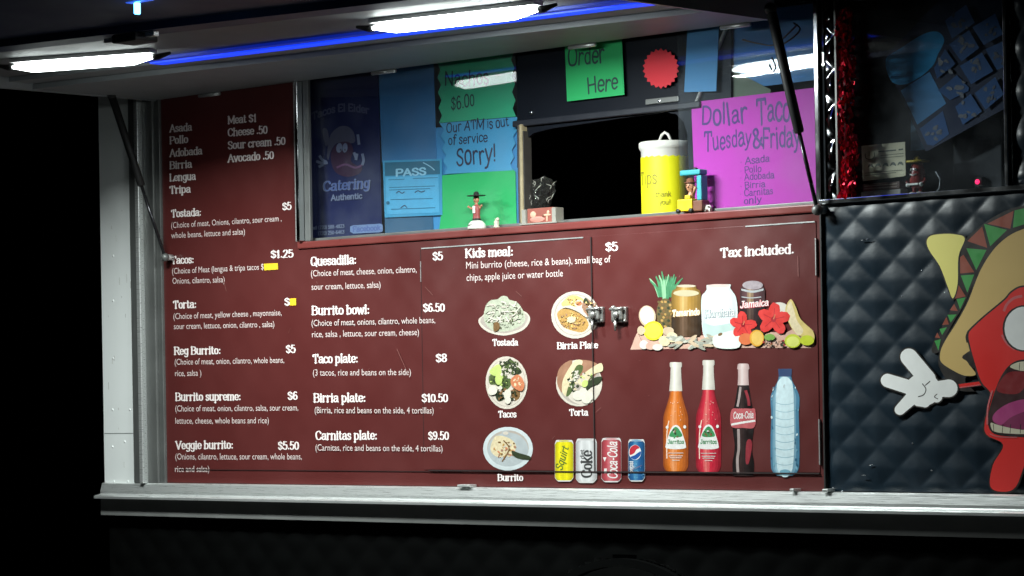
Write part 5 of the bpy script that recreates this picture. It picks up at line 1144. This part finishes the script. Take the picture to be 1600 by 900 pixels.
b = MB(); b.lathe([(21*K4, 54*K4), (20*K4, 57*K4), (10*K4, 53*K4), (7*K4, 55*K4), (5*K4, 62*K4), (2*K4, 65*K4)], p, col('figurine_yellow', (.45, .32, .03), .5, var=.2), 24, 1, .9); b.build('hat', t)
b = MB()
for sg in (-1, 1): b.ball(p+Vector((sg*4*K4, -.0165, 42*K4)), 2.4*K4, toy_wht, seg=8); b.ball(p+Vector((sg*4*K4, -.0195, 42*K4)), 1*K4, toy_blk, seg=8)
b.tube([p+Vector((-6*K4, -.0185, 35*K4)), p+Vector((0, -.0205, 32.5*K4)), p+Vector((6*K4, -.0185, 35*K4))], 1*K4, toy_wht, 8); b.build('face', t)
b = MB(); b.tube([P(1462, 268, .06), P(1469, 280, .06), P(1468, 294, .06), P(1460, 303, .06)], .0018, col('clear_wire', (.35, .36, .38), .3), 8); b.ball(P(1478, 298, .06), .008, glass, .007, .007); b.ball(P(1468, 300, .058), .006, glass)
tag(b.build('wire_ornament'), 'thin bent wire ornament with clear beads right of the pepper figurine', 'ornament')
# picture board, tilted, and a pale sheet behind it
def zr(x, y): return (1370+x/2.813, y/2.813)
yb_ = .11
bd = paper('picture_board', 'dark blue board of pale pictures in a grid, hanging tilted in the side window', 'picture board', [zr(*q) for q in ((28, 260), (330, -60), (560, -60), (575, 470), (215, 668), (95, 400))], (.003, .012, .05), yb_, d=.004)
s = Sheet(yb_-.0006, .0002); cell = col('board_cell', (.06, .13, .30), .7, spec=.15, var=.3, scale=30); cellp = col('board_plain', (.12, .34, .64), .7, spec=.15, var=.12, scale=20); ink_b = col('board_ink', (.012, .018, .05), .4, var=.3); glare = col('board_glare', (.06, .42, .85), .7, spec=.15, var=.3, scale=30)
s.poly([zr(*q) for q in ((40, 262), (100, 215), (205, 150), (268, 140), (296, 178), (268, 240), (245, 290), (180, 345), (110, 372), (60, 352))], glare)  # glare of a blue reflection in the glass, painted onto the board
s.poly([zr(*q) for q in ((105, 398), (232, 316), (305, 455), (178, 548))], cellp, False)
for q in (((188, 566), (290, 488), (318, 590), (250, 640), (222, 636)), ((268, 398), (352, 330), (405, 385), (402, 400), (322, 440)), ((345, 470), (412, 412), (462, 490), (378, 548)), ((252, 300), (300, 215), (345, 280), (330, 295), (265, 345)), ((365, 290), (462, 232), (512, 312), (415, 370)), ((430, 410), (520, 338), (558, 415), (478, 482)), ((318, 195), (405, 132), (450, 210), (372, 270)), ((478, 216), (560, 180), (568, 290), (528, 308)), ((300, 90), (392, 20), (430, 100), (330, 170)), ((420, 120), (520, 60), (555, 150), (470, 198))):
    s.poly([zr(*w_) for w_ in q], cell, False)
    cx = sum(a for a, _ in q)/len(q); cy = sum(c for _, c in q)/len(q)
    for k in range(7): s.ell(*zr(cx+R.uniform(-32, 32), cy+R.uniform(-32, 32)), R.uniform(2, 6), R.uniform(1.5, 4), ink_b, R.uniform(0, 3), 9, wob=.3)
s.mb.build('picture_grid', bd)
o = paper('pale_sheet', 'pale blue strip of paper showing behind the lower corner of the tilted board', 'paper sign', [zr(*q) for q in ((150, 520), (205, 560), (208, 658), (148, 662))], (.22, .42, .62), yb_+.03)
p = P(1527, 284, .16); b = MB(); b.ball(p, .0065, mat('red_indicator', (.4, .01, .05), .4, emit=(1.0, .02, .12), estr=2.2), .005); b.bbox(p.x-.012, p.x+.012, p.y+.003, p.y+.02, p.z-.012, p.z+.012, black, .002); b.tube([p+Vector((0, .01, -.01)), Vector((p.x, p.y+.01, SILL+.008))], .005, black, 8)
tag(b.build('indicator_lamp'), 'small red indicator lamp glowing in the dark side window', 'lamp')
bm_ = MB(); a = P(1527, 300, .2); bm_.bbox(a.x-.06, a.x+.09, .18, .3, SILL+.009, SILL+.20, inside_m, .004)
tag(bm_.build('dark_cabinet'), 'dark cabinet standing behind the red indicator lamp', 'cabinet')
